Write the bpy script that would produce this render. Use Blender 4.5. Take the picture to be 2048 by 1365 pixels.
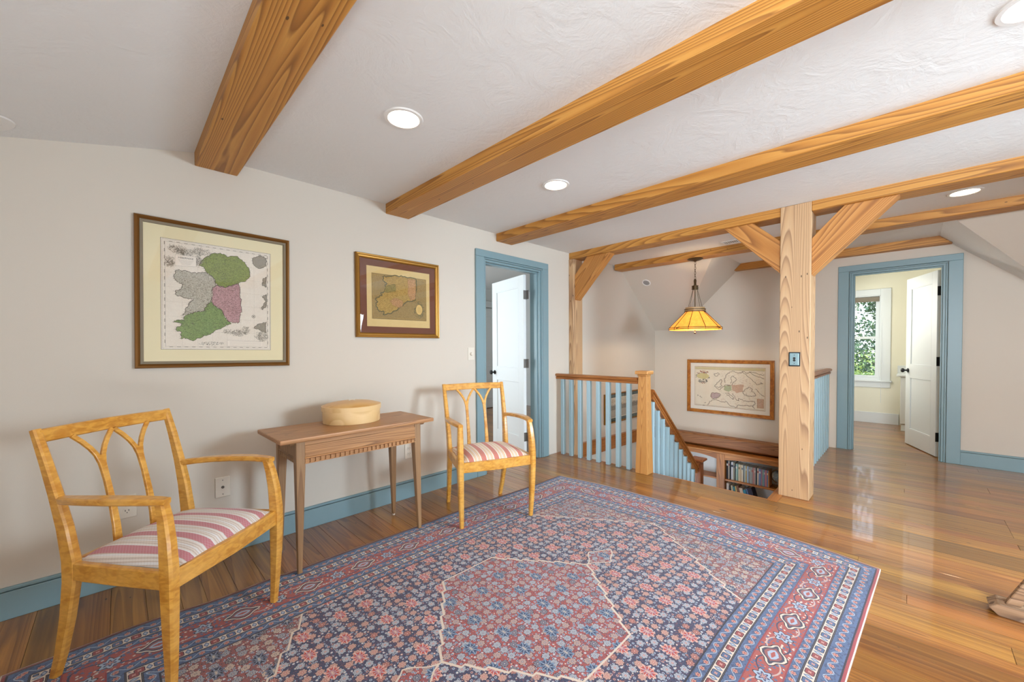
import bpy, bmesh, math, random
from mathutils import Vector, Matrix
random.seed(7)
C = bpy.context.scene.collection
sc = bpy.context.scene
for o in list(bpy.data.objects):
    bpy.data.objects.remove(o, do_unlink=True)

# ------------------------------------------------------------------ camera
cam_d = bpy.data.cameras.new('camera'); cam = bpy.data.objects.new('camera', cam_d); C.objects.link(cam)
FW = Vector((0.70424133, 0.70966082, -0.02063177))
RT = Vector((0.70971417, -0.7044652, -0.00587955))
UP = Vector((0.01870685, 0.01050204, 0.99976985))
m = Matrix((RT, UP, -FW)).transposed().to_4x4(); m.translation = Vector((0, -2.9033, 1.2263))
cam.matrix_world = m
cam_d.sensor_width = 36; cam_d.sensor_fit = 'HORIZONTAL'
cam_d.lens = 792.19 * 36 / 2048
cam_d.shift_y = (712.56 - 682.5) / 2048
cam_d.clip_start = 0.02
sc.camera = cam

# ------------------------------------------------------------------ world, light, exposure
vs = sc.view_settings
sc.display_settings.display_device = 'sRGB'
vs.view_transform = 'Standard'; vs.look = 'None'; vs.gamma = 1.0; vs.use_curve_mapping = False
vs.exposure = 0.27
sc.cycles.use_denoising = True
sc.cycles.max_bounces = 6; sc.cycles.diffuse_bounces = 4; sc.cycles.glossy_bounces = 3
sc.cycles.use_adaptive_sampling = True; sc.cycles.adaptive_threshold = 0.04
sc.cycles.transmission_bounces = 6; sc.cycles.sample_clamp_indirect = 6
sc.cycles.caustics_reflective = False; sc.cycles.caustics_refractive = False

w = bpy.data.worlds.new('world'); sc.world = w; w.use_nodes = True
nt = w.node_tree; bg = nt.nodes['Background']
tc = nt.nodes.new('ShaderNodeTexCoord'); sp = nt.nodes.new('ShaderNodeSeparateXYZ')
nt.links.new(tc.outputs['Generated'], sp.inputs[0])
cr = nt.nodes.new('ShaderNodeValToRGB'); nt.links.new(sp.outputs['Z'], cr.inputs[0])
cr.color_ramp.elements[0].position = 0.0; cr.color_ramp.elements[0].color = (0.85, 0.93, 1.0, 1)
cr.color_ramp.elements[1].position = 0.8; cr.color_ramp.elements[1].color = (0.42, 0.62, 1.0, 1)
nt.links.new(cr.outputs[0], bg.inputs[0]); bg.inputs[1].default_value = 3.2

def sun(name, direction, energy, color, angle):
    d = bpy.data.lights.new(name, 'SUN'); d.energy = energy; d.color = color; d.angle = angle
    o = bpy.data.objects.new(name, d); C.objects.link(o)
    o.rotation_euler = Vector(direction).to_track_quat('-Z', 'Y').to_euler(); return o
def area(name, loc, direction, sx, sy, energy, color):
    d = bpy.data.lights.new(name, 'AREA'); d.shape = 'RECTANGLE'; d.size = sx; d.size_y = sy; d.energy = energy; d.color = color
    o = bpy.data.objects.new(name, d); C.objects.link(o); o.location = loc
    o.rotation_euler = Vector(direction).to_track_quat('-Z', 'Z').to_euler(); return o
sun('sun', (-0.35, -0.8, -0.75), 3.0, (1.0, 0.93, 0.82), 0.01)   # high sun from beyond the closed left wall, lights the trees
# added lamps at solid walls for assumed daylight (right, rear, bedroom, lower stair), plus fills
area('assumed_right_light', (2.95, -5.2, 1.35), (-0.12, 1, -0.22), 1.1, 1.3, 98, (0.70, 0.86, 1.0)).data.spread = math.radians(105)  # added lamp before the solid right wall; the window there is assumed
area('assumed_rear_light', (-1.58, -4.0, 1.35), (1, 0.10, -0.12), 1.7, 1.2, 140, (0.84, 0.92, 1.0)).data.spread = math.radians(100)  # added lamp before the solid rear wall, no window built; light from behind assumed
area('ceiling_fill', (0.2, -4.7, 0.4), (0.0, 0.05, 1), 3.4, 0.9, 22, (0.86, 0.94, 1.0))   # added upward lamp near floor level, brightens the ceiling
area('ceiling_fill', (-1.15, -3.1, 0.4), (0.15, 0.12, 1), 0.8, 2.6, 54, (0.86, 0.94, 1.0))  # second added uplight, behind the viewpoint, for the left part of the ceiling
area('bathroom_fill', (7.3, -2.04, 1.5), (0.1, -1, -0.1), 1.0, 1.2, 20, (1.0, 0.98, 0.90))  # added lamp at the windowless side wall, lifts the dark bathroom
area('assumed_bedroom_light', (1.12, 2.3, 1.4), (1, 0.0, 0.30), 1.5, 1.4, 75, (0.84, 0.93, 1.0))  # added lamp inside the bedroom, out of view; its window is assumed, not built
area('assumed_lower_stair_light', (3.75, -0.58, -1.0), (1, -0.15, 0.3), 0.9, 0.8, 14, (0.80, 0.90, 1.0))  # added lamp down in the well for the bookcase; a window below is assumed

# ------------------------------------------------------------------ helpers
def S(r, g, b):
    f = lambda c: (c/255/12.92) if c/255 <= 0.04045 else ((c/255+0.055)/1.055)**2.4
    return (f(r), f(g), f(b), 1)
def bm_box(bm, x0, x1, y0, y1, z0, z1, mi=0):
    v = [bm.verts.new(p) for p in ((x0,y0,z0),(x1,y0,z0),(x1,y1,z0),(x0,y1,z0),(x0,y0,z1),(x1,y0,z1),(x1,y1,z1),(x0,y1,z1))]
    for f in ((0,3,2,1),(4,5,6,7),(0,1,5,4),(1,2,6,5),(2,3,7,6),(3,0,4,7)):
        bm.faces.new([v[i] for i in f]).material_index = mi
    return v
def box(x0, x1, y0, y1, z0, z1, bev=0.0, seg=1):
    bm = bmesh.new(); bm_box(bm, min(x0,x1), max(x0,x1), min(y0,y1), max(y0,y1), min(z0,z1), max(z0,z1))
    if bev: bmesh.ops.bevel(bm, geom=list(bm.edges), offset=bev, segments=seg, affect='EDGES', profile=0.6)
    return bm
def boxes(l, bev=0.0):
    bm = bmesh.new()
    for b in l: bm_box(bm, *b)
    if bev: bmesh.ops.bevel(bm, geom=list(bm.edges), offset=bev, segments=1, affect='EDGES')
    return bm
def prism(poly, a, lo, hi):
    """poly of 2D points extruded along axis a ('x': poly is (y,z); 'y': (x,z); 'z': (x,y))"""
    bm = bmesh.new()
    def P(p, t):
        return {'x': (t, p[0], p[1]), 'y': (p[0], t, p[1]), 'z': (p[0], p[1], t)}[a]
    A = [bm.verts.new(P(p, lo)) for p in poly]; B = [bm.verts.new(P(p, hi)) for p in poly]
    n = len(poly)
    bm.faces.new(A); bm.faces.new(B[::-1])
    for i in range(n): bm.faces.new((A[i], B[i], B[(i+1) % n], A[(i+1) % n]))
    bmesh.ops.recalc_face_normals(bm, faces=bm.faces)
    return bm
def lathe(prof, n=24, cx=0, cy=0, ax=1.0, ay=1.0, bm=None):
    bm = bm or bmesh.new(); rings = []
    for r, z in prof:
        if r < 1e-6: rings.append([bm.verts.new((cx, cy, z))])
        else: rings.append([bm.verts.new((cx+ax*r*math.cos(2*math.pi*i/n), cy+ay*r*math.sin(2*math.pi*i/n), z)) for i in range(n)])
    for a, b in zip(rings, rings[1:]):
        for i in range(n):
            j = (i+1) % n
            if len(a) == 1 and len(b) == 1: continue
            if len(a) == 1: bm.faces.new((a[0], b[i], b[j]))
            elif len(b) == 1: bm.faces.new((a[i], a[j], b[0]))
            else: bm.faces.new((a[i], a[j], b[j], b[i]))
    for r in (rings[0], rings[-1]):
        if len(r) > 1 and r[0].link_faces.__len__() < 2 + 0: pass
    bmesh.ops.recalc_face_normals(bm, faces=bm.faces)
    return bm
def tube(bm, path, r, n=8, closed=False):
    path = [Vector(p) for p in path]; rings = []; N = len(path)
    for i, p in enumerate(path):
        if closed: t = path[(i+1) % N] - path[i-1]
        else: t = path[min(i+1, N-1)] - path[max(i-1, 0)]
        t.normalize(); ref = Vector((0, 0, 1)) if abs(t.z) < 0.9 else Vector((1, 0, 0))
        a = t.cross(ref).normalized(); b = t.cross(a)
        rr = r[i] if isinstance(r, (list, tuple)) else r
        rings.append([bm.verts.new(p + a*rr*math.cos(2*math.pi*k/n) + b*rr*math.sin(2*math.pi*k/n)) for k in range(n)])
    R = range(N if closed else N-1)
    for i in R:
        A, B = rings[i], rings[(i+1) % N]
        for k in range(n): bm.faces.new((A[k], A[(k+1) % n], B[(k+1) % n], B[k]))
    if not closed:
        bm.faces.new(rings[0][::-1]); bm.faces.new(rings[-1])
    return bm
def sweep(path, sec, side, ch=0.2, bm=None):
    """chamfered rectangular section; sec = list of (width along side, thickness); side = unit vector(s)"""
    bm = bm or bmesh.new(); path = [Vector(p) for p in path]; N = len(path); rings = []
    for i, p in enumerate(path):
        t = (path[min(i+1, N-1)] - path[max(i-1, 0)]).normalized()
        s = Vector(side[i] if isinstance(side, list) else side)
        s = (s - t*s.dot(t)).normalized(); n = t.cross(s)
        wd, th = sec[i] if isinstance(sec, list) else sec
        c = ch*min(wd, th)
        pts = [(-wd/2+c, -th/2), (wd/2-c, -th/2), (wd/2, -th/2+c), (wd/2, th/2-c), (wd/2-c, th/2), (-wd/2+c, th/2), (-wd/2, th/2-c), (-wd/2, -th/2+c)]
        rings.append([bm.verts.new(p + s*a + n*b) for a, b in pts])
    for A, B in zip(rings, rings[1:]):
        for k in range(8): bm.faces.new((A[k], A[(k+1) % 8], B[(k+1) % 8], B[k]))
    bm.faces.new(rings[0][::-1]); bm.faces.new(rings[-1])
    bmesh.ops.recalc_face_normals(bm, faces=bm.faces)
    return bm
def obj(name, bm, mats, parent=None, smooth=False, world=True, **props):
    me = bpy.data.meshes.new(name)
    if parent is not None and world:
        bmesh.ops.transform(bm, matrix=PM(parent).inverted(), verts=bm.verts)
    bm.to_mesh(me); bm.free()
    for mm in (mats if isinstance(mats, (list, tuple)) else [mats]): me.materials.append(mm)
    if smooth:
        for p in me.polygons: p.use_smooth = True
        if smooth != 'all':
            me.set_sharp_from_angle(angle=math.radians(40))
    o = bpy.data.objects.new(name, me); C.objects.link(o)
    if parent is not None: o.parent = parent
    for k, v in props.items(): o[k] = v
    return o
def PM(o):
    M = Matrix.LocRotScale(o.location, o.rotation_euler, o.scale)
    return PM(o.parent) @ M if o.parent else M
def thing(name, label, cat, loc=(0,0,0), rz=0, group=None, kind=None):
    o = bpy.data.objects.new(name, None); C.objects.link(o); o.location = loc; o.rotation_euler = (0, 0, rz)
    o.empty_display_size = 0.1
    o['label'] = label; o['category'] = cat
    if group: o['group'] = group
    if kind: o['kind'] = kind
    return o
def tag(o, label, cat, group=None, kind=None):
    o['label'] = label; o['category'] = cat
    if group: o['group'] = group
    if kind: o['kind'] = kind
    return o
def struct(name, bm, mat, parent=None, **k):
    o = obj(name, bm, mat, parent, **k)
    if parent is None: o['kind'] = 'structure'
    return o
def sempty(name, loc=(0,0,0)):
    o = bpy.data.objects.new(name, None); C.objects.link(o); o.location = loc; o['kind'] = 'structure'; return o

# ------------------------------------------------------------------ node helper
class V:
    """a shader value with arithmetic"""
    def __init__(s, nt, sock): s.nt = nt; s.s = sock
    def _m(s, op, *a, clamp=False):
        n = s.nt.nodes.new('ShaderNodeMath'); n.operation = op; n.use_clamp = clamp
        for i, x in enumerate((s,)+a):
            if isinstance(x, V): s.nt.links.new(x.s, n.inputs[i])
            else: n.inputs[i].default_value = float(x)
        return V(s.nt, n.outputs[0])
    def __add__(s, o): return s._m('ADD', o)
    __radd__ = __add__
    def __sub__(s, o): return s._m('SUBTRACT', o)
    def __rsub__(s, o): return (s*-1)+o
    def __mul__(s, o): return s._m('MULTIPLY', o)
    __rmul__ = __mul__
    def __truediv__(s, o): return s._m('DIVIDE', o)
    def lt(s, o): return s._m('LESS_THAN', o)
    def gt(s, o): return s._m('GREATER_THAN', o)
    def min(s, o): return s._m('MINIMUM', o)
    def max(s, o): return s._m('MAXIMUM', o)
    def abs(s): return s._m('ABSOLUTE')
    def frac(s): return s._m('FRACT')
    def floor(s): return s._m('FLOOR')
    def sin(s): return s._m('SINE')
    def cos(s): return s._m('COSINE')
    def pow(s, o): return s._m('POWER', o)
    def sqrt(s): return s._m('SQRT')
    def atan2(s, o): return s._m('ARCTAN2', o)
    def clamp(s): return s._m('ADD', 0.0, clamp=True)
    def smooth(s, a, b):
        n = s.nt.nodes.new('ShaderNodeMapRange'); n.interpolation_type = 'SMOOTHSTEP'
        s.nt.links.new(s.s, n.inputs[0]); n.inputs[1].default_value = a; n.inputs[2].default_value = b
        return V(s.nt, n.outputs[0])
class NT:
    def __init__(s, name):
        s.mat = bpy.data.materials.new(name); s.mat.use_nodes = True; s.nt = s.mat.node_tree
        s.b = s.nt.nodes['Principled BSDF']
    def n(s, t, **k):
        x = s.nt.nodes.new(t)
        for a, b in k.items(): setattr(x, a, b)
        return x
    def link(s, a, b): s.nt.links.new(a, b)
    def xyz(s, vec):
        x = s.n('ShaderNodeSeparateXYZ'); s.link(vec, x.inputs[0]); return [V(s.nt, o) for o in x.outputs]
    def comb(s, x, y, z):
        c = s.n('ShaderNodeCombineXYZ')
        for i, q in enumerate((x, y, z)):
            if isinstance(q, V): s.link(q.s, c.inputs[i])
            else: c.inputs[i].default_value = q
        return c.outputs[0]
    def mix(s, f, a, b, mode='MIX'):
        x = s.n('ShaderNodeMix', data_type='RGBA', blend_type=mode)
        if isinstance(f, V): s.link(f.s, x.inputs[0])
        else: x.inputs[0].default_value = f
        for q, i in ((a, 6), (b, 7)):
            if isinstance(q, tuple): x.inputs[i].default_value = q
            else: s.link(q, x.inputs[i])
        return x.outputs[2]
    def noise(s, vec, scale, detail=2, rough=0.5, dist=0.0):
        x = s.n('ShaderNodeTexNoise'); s.link(vec, x.inputs['Vector'])
        x.inputs['Scale'].default_value = scale; x.inputs['Detail'].default_value = detail
        x.inputs['Roughness'].default_value = rough; x.inputs['Distortion'].default_value = dist
        return V(s.nt, x.outputs['Fac'])
    def ramp(s, f, stops, const=False):
        x = s.n('ShaderNodeValToRGB'); s.link(f.s, x.inputs[0]); r = x.color_ramp
        if const: r.interpolation = 'CONSTANT'
        while len(r.elements) < len(stops): r.elements.new(0.5)
        for e, (p, c) in zip(r.elements, stops): e.position = p; e.color = c
        return x.outputs[0]
    def bump(s, h, strength, dist=0.01):
        x = s.n('ShaderNodeBump'); x.inputs['Strength'].default_value = strength; x.inputs['Distance'].default_value = dist
        s.link(h.s, x.inputs['Height']); s.link(x.outputs[0], s.b.inputs['Normal'])
    def color(s, c):
        if isinstance(c, tuple): s.b.inputs['Base Color'].default_value = c
        else: s.link(c, s.b.inputs['Base Color'])
    def set(s, **k):
        for a, b in k.items(): s.b.inputs[a.replace('_', ' ')].default_value = b
        return s.mat

def wood(name, light, mid, dark, axis='x', rings=26, across=5.0, along=0.55, rough=0.45, knots=0.0, coat=0.0, bmp=0.12, streak=0.0, var=0.12, fine=0.25, contrast=1.0, ramp_pos=(0.0, 0.55, 0.9, 1.0), hue=0.0):
    N = NT(name)
    t = N.n('ShaderNodeTexCoord'); oi = N.n('ShaderNodeObjectInfo')
    rnd = V(N.nt, oi.outputs['Random'])
    x, y, z = N.xyz(t.outputs['Object'])
    a, p, q = {'x': (x, y, z), 'y': (y, x, z), 'z': (z, x, y)}[axis]
    a2 = a + rnd*37.0; p2 = p + rnd*11.3; q2 = q + rnd*5.1
    vec = N.comb(a2*along, p2*across, q2*across)
    field = N.noise(vec, 1.0, 1.5, 0.45)
    wob = N.noise(N.comb(a2*3.0, p2*16.0, q2*16.0), 1.0, 2, 0.5)
    f = (field*rings + wob*0.35).frac()
    col = N.ramp(f, [(ramp_pos[0], light), (ramp_pos[1], mid), (ramp_pos[2], dark), (ramp_pos[3], light)])
    if contrast < 1.0: col = N.mix(contrast, mid, col)
    fib = N.noise(N.comb(a2*6.0, p2*170.0, q2*170.0), 1.0, 2, 0.6)
    col = N.mix((fib*fine*2.0 - fine*0.6).clamp(), col, dark)
    blot = N.noise(N.comb(a2*0.6, p2*3.0, q2*3.0), 1.0, 2, 0.6)
    col = N.mix(((blot - 0.45)*1.2).clamp(), col, mid)
    if streak:
        stn = N.noise(N.comb(a2*0.35, p2*34.0, q2*34.0), 1.0, 2, 0.6)
        col = N.mix(((stn-0.5)*3.2).clamp()*streak, col, dark); col = N.mix(((0.5-stn)*3.2).clamp()*streak, col, light)
    if knots > 0:
        vo = N.n('ShaderNodeTexVoronoi'); vo.inputs['Scale'].default_value = 1.0; vo.inputs['Randomness'].default_value = 1.0
        N.link(N.comb(a2*2.2, p2*5.0, q2*5.0), vo.inputs['Vector'])
        dist = V(N.nt, vo.outputs['Distance'])
        cx = N.xyz(vo.outputs['Color'])[0]
        k = (1.0 - dist.smooth(0.02, 0.10))*cx.gt(1.0-knots)
        col = N.mix(k, col, (dark[0]*0.35, dark[1]*0.3, dark[2]*0.4, 1))
        vo2 = N.n('ShaderNodeTexVoronoi'); vo2.inputs['Scale'].default_value = 1.0
        N.link(N.comb(a2*9.0, p2*22.0, q2*22.0), vo2.inputs['Vector'])
        k2 = V(N.nt, vo2.outputs['Distance']).lt(0.09)*N.xyz(vo2.outputs['Color'])[1].gt(0.9)
        col = N.mix(k2*0.8, col, (0.03, 0.015, 0.008, 1))
    if var:
        hs = N.n('ShaderNodeHueSaturation'); N.link(col, hs.inputs['Color'])
        v = (rnd*7.7).frac()*2*var + (1-var)
        N.link(v.s, hs.inputs['Value'])
        if hue:
            N.link(((rnd*13.3).frac()*2*hue + (0.5-hue)).s, hs.inputs['Hue'])
        col = hs.outputs[0]
    N.color(col)
    N.set(Roughness=rough)
    if coat: N.set(Coat_Weight=coat, Coat_Roughness=0.05)
    N.bump(f*-0.3 + fib*0.6, bmp, 0.002)
    return N.mat
def paint(name, c, rough=0.5, bumpy=0.0, scale=300.0, var=0.03, spec=0.5):
    N = NT(name); t = N.n('ShaderNodeTexCoord')
    n = N.noise(t.outputs['Object'], 2.2, 3, 0.6)
    c2 = (c[0]*(1-var), c[1]*(1-var), c[2]*(1-var), 1)
    N.color(N.mix(n, c2, c)); N.set(Roughness=rough); N.b.inputs['Specular IOR Level'].default_value = spec
    if bumpy: N.bump(N.noise(t.outputs['Object'], scale, 3, 0.6), bumpy, 0.003)
    return N.mat
def flat(name, c, rough=0.5, metal=0.0, emit=None, es=0.0, coat=0.0):
    N = NT(name); N.color(c); N.set(Roughness=rough, Metallic=metal, Coat_Weight=coat)
    if emit: N.b.inputs['Emission Color'].default_value = emit; N.b.inputs['Emission Strength'].default_value = es
    return N.mat

# ------------------------------------------------------------------ materials
M = {}
M['wall'] = paint('wall_paint', S(210, 201, 188), 0.75, 0.25, 700.0, 0.02, 0.3)
M['white_wall'] = paint('white_wall_paint', S(226, 228, 226), 0.7, 0.1, 500.0)
M['cream_wall'] = paint('cream_wall_paint', S(240, 236, 216), 0.7, 0.1, 500.0)
def ceiling_mat():
    N = NT('ceiling_plaster'); t = N.n('ShaderNodeTexCoord')
    n = N.noise(t.outputs['Object'], 1.6, 3, 0.6)
    N.color(N.mix(n, S(226, 226, 224), S(232, 232, 230)))
    N.set(Roughness=0.8); N.b.inputs['Specular IOR Level'].default_value = 0.25
    tr = N.noise(t.outputs['Object'], 5.0, 4, 0.62, 2.5); tr2 = N.noise(t.outputs['Object'], 24.0, 3, 0.6, 1.5)
    N.bump(tr*1.0 + tr2*0.35, 0.35, 0.012)
    return N.mat
M['ceiling'] = ceiling_mat()
M['trim'] = paint('blue_trim_paint', S(128, 155, 162), 0.4, 0.12, 60.0, 0.08)
M['baluster'] = paint('pale_blue_paint', S(160, 188, 198), 0.4, 0.1, 60.0, 0.04)
M['white'] = paint('white_gloss_paint', S(224, 228, 228), 0.35, 0.0, 1, 0.02)
M['beam_y'] = wood('heart_pine_beam', S(212, 156, 76), S(188, 128, 54), S(122, 74, 28), 'y', 34, 4.6, 0.20, 0.5, 0.16, var=0.05, fine=0.22, contrast=0.75)
M['beam_z'] = wood('heart_pine_post', S(208, 174, 134), S(196, 158, 116), S(140, 104, 76), 'z', 60, 3.4, 0.2, 0.55, 0.35, var=0.03, fine=0.25, contrast=0.85)
M['beam_x'] = wood('heart_pine_brace', S(210, 152, 84), S(190, 128, 62), S(128, 76, 34), 'x', 30, 4.5, 0.3, 0.5, 0.2, var=0.05, fine=0.2, contrast=0.75)
M['girt'] = wood('dark_pine_timber', S(172, 122, 78), S(146, 98, 60), S(92, 54, 30), 'y', 34, 6.0, 0.35, 0.45, 0.0, var=0.03, contrast=0.6)
M['casework'] = wood('fir_casework', S(196, 136, 72), S(176, 112, 54), S(140, 84, 38), 'y', 14, 8.0, 0.6, 0.4, 0.0, var=0.06)
M['casework_z'] = wood('fir_casework_upright', S(196, 136, 72), S(176, 112, 54), S(140, 84, 38), 'z', 14, 8.0, 0.6, 0.4, 0.0, var=0.06)
M['rail'] = wood('oak_handrail', S(188, 128, 70), S(166, 104, 52), S(118, 68, 32), 'y', 14, 14.0, 0.3, 0.3, 0.0, var=0.05, contrast=0.6)
M['rail_x'] = wood('oak_handrail_lengthwise', S(184, 122, 62), S(164, 102, 48), S(120, 70, 32), 'x', 14, 14.0, 0.3, 0.3, 0.0, var=0.03, contrast=0.6)
M['newel'] = wood('pine_newel', S(224, 172, 104), S(200, 142, 78), S(150, 92, 44), 'z', 60, 5.0, 0.25, 0.4, 0.0, var=0.03, contrast=0.6)
M['newel_dark'] = wood('dark_pine_newel', S(160, 96, 52), S(136, 76, 38), S(96, 50, 24), 'z', 16, 7.0, 0.7, 0.4, 0.0, var=0.03)
M['floor'] = wood('heart_pine_floor', S(184, 130, 60), S(150, 97, 40), S(98, 58, 25), 'y', 26, 6.0, 0.22, 0.32, 0.06, coat=0.55, var=0.26, fine=0.3, hue=0.010, contrast=0.5, bmp=0.02, streak=0.55)
def birch(name, base, light, dark, axis='x'):
    N = NT(name); t = N.n('ShaderNodeTexCoord'); oi = N.n('ShaderNodeObjectInfo'); rnd = V(N.nt, oi.outputs['Random'])
    x, y, z = N.xyz(t.outputs['Object'])
    flame = N.noise(N.comb((x+rnd*9.0)*26.0, (y+rnd*4.0)*26.0, (z+rnd*17.0)*70.0), 1.0, 2, 0.55, 0.6)
    blot = N.noise(N.comb((x+rnd)*9.0, y*9.0, z*9.0), 1.0, 3, 0.6)
    col = N.mix(flame.smooth(0.35, 0.68), dark, base)
    col = N.mix(((blot-0.42)*2.2).clamp(), col, light)
    N.color(col); N.set(Roughness=0.28, Coat_Weight=0.25, Coat_Roughness=0.12)
    return N.mat
M['birch'] = birch('flamed_birch', S(220, 162, 70), S(236, 186, 100), S(192, 130, 48))
M['table'] = wood('old_pine_table', S(200, 150, 100), S(174, 124, 78), S(112, 74, 44), 'x', 26, 7.0, 0.3, 0.4, 0.3, var=0.05, fine=0.35, contrast=0.7)
M['table_leg'] = wood('old_pine_table_leg', S(180, 144, 104), S(154, 118, 82), S(108, 76, 52), 'z', 18, 7.0, 0.3, 0.45, 0.0, var=0.05, fine=0.4, contrast=0.5)
M['box_side'] = wood('bent_maple', S(236, 206, 156), S(226, 192, 138), S(206, 164, 108), 'x', 6, 4.0, 0.5, 0.35, 0.0, var=0.0, fine=0.15, contrast=0.5)
M['box_lid'] = wood('maple_lid', S(226, 182, 112), S(216, 166, 94), S(196, 144, 76), 'x', 8, 5.0, 0.4, 0.3, 0.0, var=0.0, fine=0.15, contrast=0.5)
M['grey_wood'] = wood('weathered_wood', S(176, 146, 116), S(150, 118, 88), S(98, 74, 56), 'y', 12, 9.0, 0.8, 0.6, 0.0, var=0.05, fine=0.4)
M['bronze'] = flat('bronze', S(86, 66, 40), 0.45, 0.7)
M['iron'] = flat('black_iron', S(34, 34, 36), 0.4, 0.6)
M['pewter'] = flat('pewter_hinge', S(110, 105, 100), 0.4, 0.8)
M['plate'] = flat('ivory_plate', S(222, 214, 200), 0.4)
M['steel'] = flat('brushed_steel', S(150, 178, 184), 0.35, 0.6)
M['black'] = flat('black_plastic', S(22, 22, 22), 0.5)
M['mat_cream'] = paint('cream_mat_board', S(230, 218, 178), 0.9, 0, 1, 0.02)
M['mat_white'] = paint('white_mat_board', S(232, 226, 214), 0.9, 0, 1, 0.01)
M['mat_brown'] = paint('brown_mat_board', S(112, 68, 50), 0.9, 0, 1, 0.04)
M['mat_teal'] = paint('teal_mat_board', S(64, 84, 84), 0.9, 0, 1, 0.04)
M['gold'] = flat('gold_leaf', S(150, 106, 42), 0.4, 0.7)
M['gold_dark'] = flat('antique_gold', S(122, 82, 34), 0.4, 0.6)
M['frame_grey'] = flat('taupe_frame_liner', S(128, 116, 96), 0.5)
M['burl'] = birch('birdseye_frame', S(176, 112, 42), S(196, 134, 60), S(140, 80, 26))
def glass(name, tint=1.0):
    N = NT(name); nt = N.nt; nt.nodes.remove(N.b)
    tr = N.n('ShaderNodeBsdfTransparent'); tr.inputs[0].default_value = (tint, tint, tint, 1)
    gl = N.n('ShaderNodeBsdfGlossy'); gl.inputs['Roughness'].default_value = 0.02
    ge = N.n('ShaderNodeNewGeometry'); dt = N.n('ShaderNodeVectorMath', operation='DOT_PRODUCT')
    N.link(ge.outputs['Normal'], dt.inputs[0]); N.link(ge.outputs['Incoming'], dt.inputs[1])
    fr = (1.0-V(nt, dt.outputs['Value']).abs()).pow(5.0)*0.93 + 0.035
    mx = N.n('ShaderNodeMixShader'); N.link(fr.s, mx.inputs[0]); N.link(tr.outputs[0], mx.inputs[1]); N.link(gl.outputs[0], mx.inputs[2])
    out = [n for n in nt.nodes if n.type == 'OUTPUT_MATERIAL'][0]; N.link(mx.outputs[0], out.inputs[0]); return N.mat
M['glass'] = glass('picture_glass', 1.0)
def paper(name, c, c2, sc_=18.0):
    N = NT(name); t = N.n('ShaderNodeTexCoord')
    n = N.noise(t.outputs['Object'], sc_, 4, 0.65); f = N.noise(t.outputs['Object'], sc_*14, 2, 0.6)
    N.color(N.mix(((n*0.5+f*0.7-0.35)*1.6).clamp(), c, c2)); N.set(Roughness=0.9); N.b.inputs['Specular IOR Level'].default_value = 0.1; return N.mat
def engraved(name, c, line, sc_=60.0, amt=0.45):
    """printed tint with fine engraved hachures"""
    N = NT(name); t = N.n('ShaderNodeTexCoord')
    n = N.noise(t.outputs['Object'], sc_, 3, 0.6, 1.0)
    f = N.noise(t.outputs['Object'], sc_*3.2, 3, 0.7)
    k = ((n*9.0).frac()).gt(1-amt)*0.45 + f.smooth(0.44, 0.62)*0.55
    N.color(N.mix(k.clamp()*(amt+0.35), c, line)); N.set(Roughness=0.9); N.b.inputs['Specular IOR Level'].default_value = 0.1; return N.mat

# ------------------------------------------------------------------ dimensions
H = 2.3557; HB = 2.281; XF = 6.1216; KN = 1.49
RS = 5.02            # main roof slope starts here
GL, GR = -1.26, -3.10  # gable flat ceiling between these
YR = -5.25; XN = -1.62
msl = (H-KN)/(XF-RS)
gsl = 1.0; gsr = 0.93
yl_v = GL + (H-KN)/gsl; yr_v = GR - (H-KN)/gsr
OX0, OX1, OY = 3.66, XF, -2.10   # stair opening

# ================================================================== STRUCTURE
# ---- floor: boards running across the room, each its own piece
floor = sempty('floor')
obj('subfloor', boxes([(XN, OX0-0.02, YR, 0, -0.24, -0.02), (OX0-0.02, XF, YR, OY, -0.24, -0.02), (XF, 8.6, -4.6, -2.0, -0.24, -0.02), (XN+3, 6.4, 0.05, 3.4, -0.24, -0.02)]), M['floor'], floor)
plank_cache = {}
def plank(x0, x1, y0, y1):
    wd, ln = round(x1-x0, 3), round(y1-y0, 2)
    ln = y1-y0
    key = (wd, round(ln, 3))
    if key not in plank_cache:
        g = 0.0006
        bm = box(g, wd-g, g, ln-g, -0.02, 0.0, 0.0008)
        me = bpy.data.meshes.new('plank'); bm.to_mesh(me); bm.free(); me.materials.append(M['floor']); plank_cache[key] = me
    o = bpy.data.objects.new('plank', plank_cache[key]); C.objects.link(o); o.location = (x0, y0, 0); o.parent = floor
    return o
def row(x0, x1, ya, yb, rng):
    y = yb
    first = rng.choice([0.7, 1.2, 1.7, 2.2, 2.7, 3.2])
    while y > ya+0.001:
        ln = first or rng.choice([2.2, 2.6, 3.0, 3.4, 3.8]); first = None
        y2 = y-ln
        if y2 < ya+0.35: y2 = ya
        plank(x0, x1, y2, y); y = y2
rng = random.Random(3)
PW = 0.122; x = -0.66
edges = []
while x < 8.5:
    edges.append(x); x += PW*(1.0 if rng.random() < 0.7 else 0.75)
edges.append(8.5)
def clipped(a, b, lo, hi): return max(a, lo), min(b, hi)
for a, b in zip(edges, edges[1:]):
    for lo, hi, ya, yb in ((-9, OX0, -4.4, -0.001), (OX0, XF-0.02, -4.4, OY-0.075), (XF-0.02, 6.28, -3.13, -2.42), (6.28, 8.5, -3.6, -2.05)):
        p, q = clipped(a, b, lo, hi)
        if q-p > 0.004: row(p, q, ya, yb, rng)
for a, b in zip(edges, edges[1:]):        # bedroom boards seen through the left doorway
    if 2.4 < a < 6.0:
        yb0 = 0.12
        plank(a, b, yb0 if not (2.53 <= a and b <= 3.31) else 0.0, 3.2)
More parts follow.
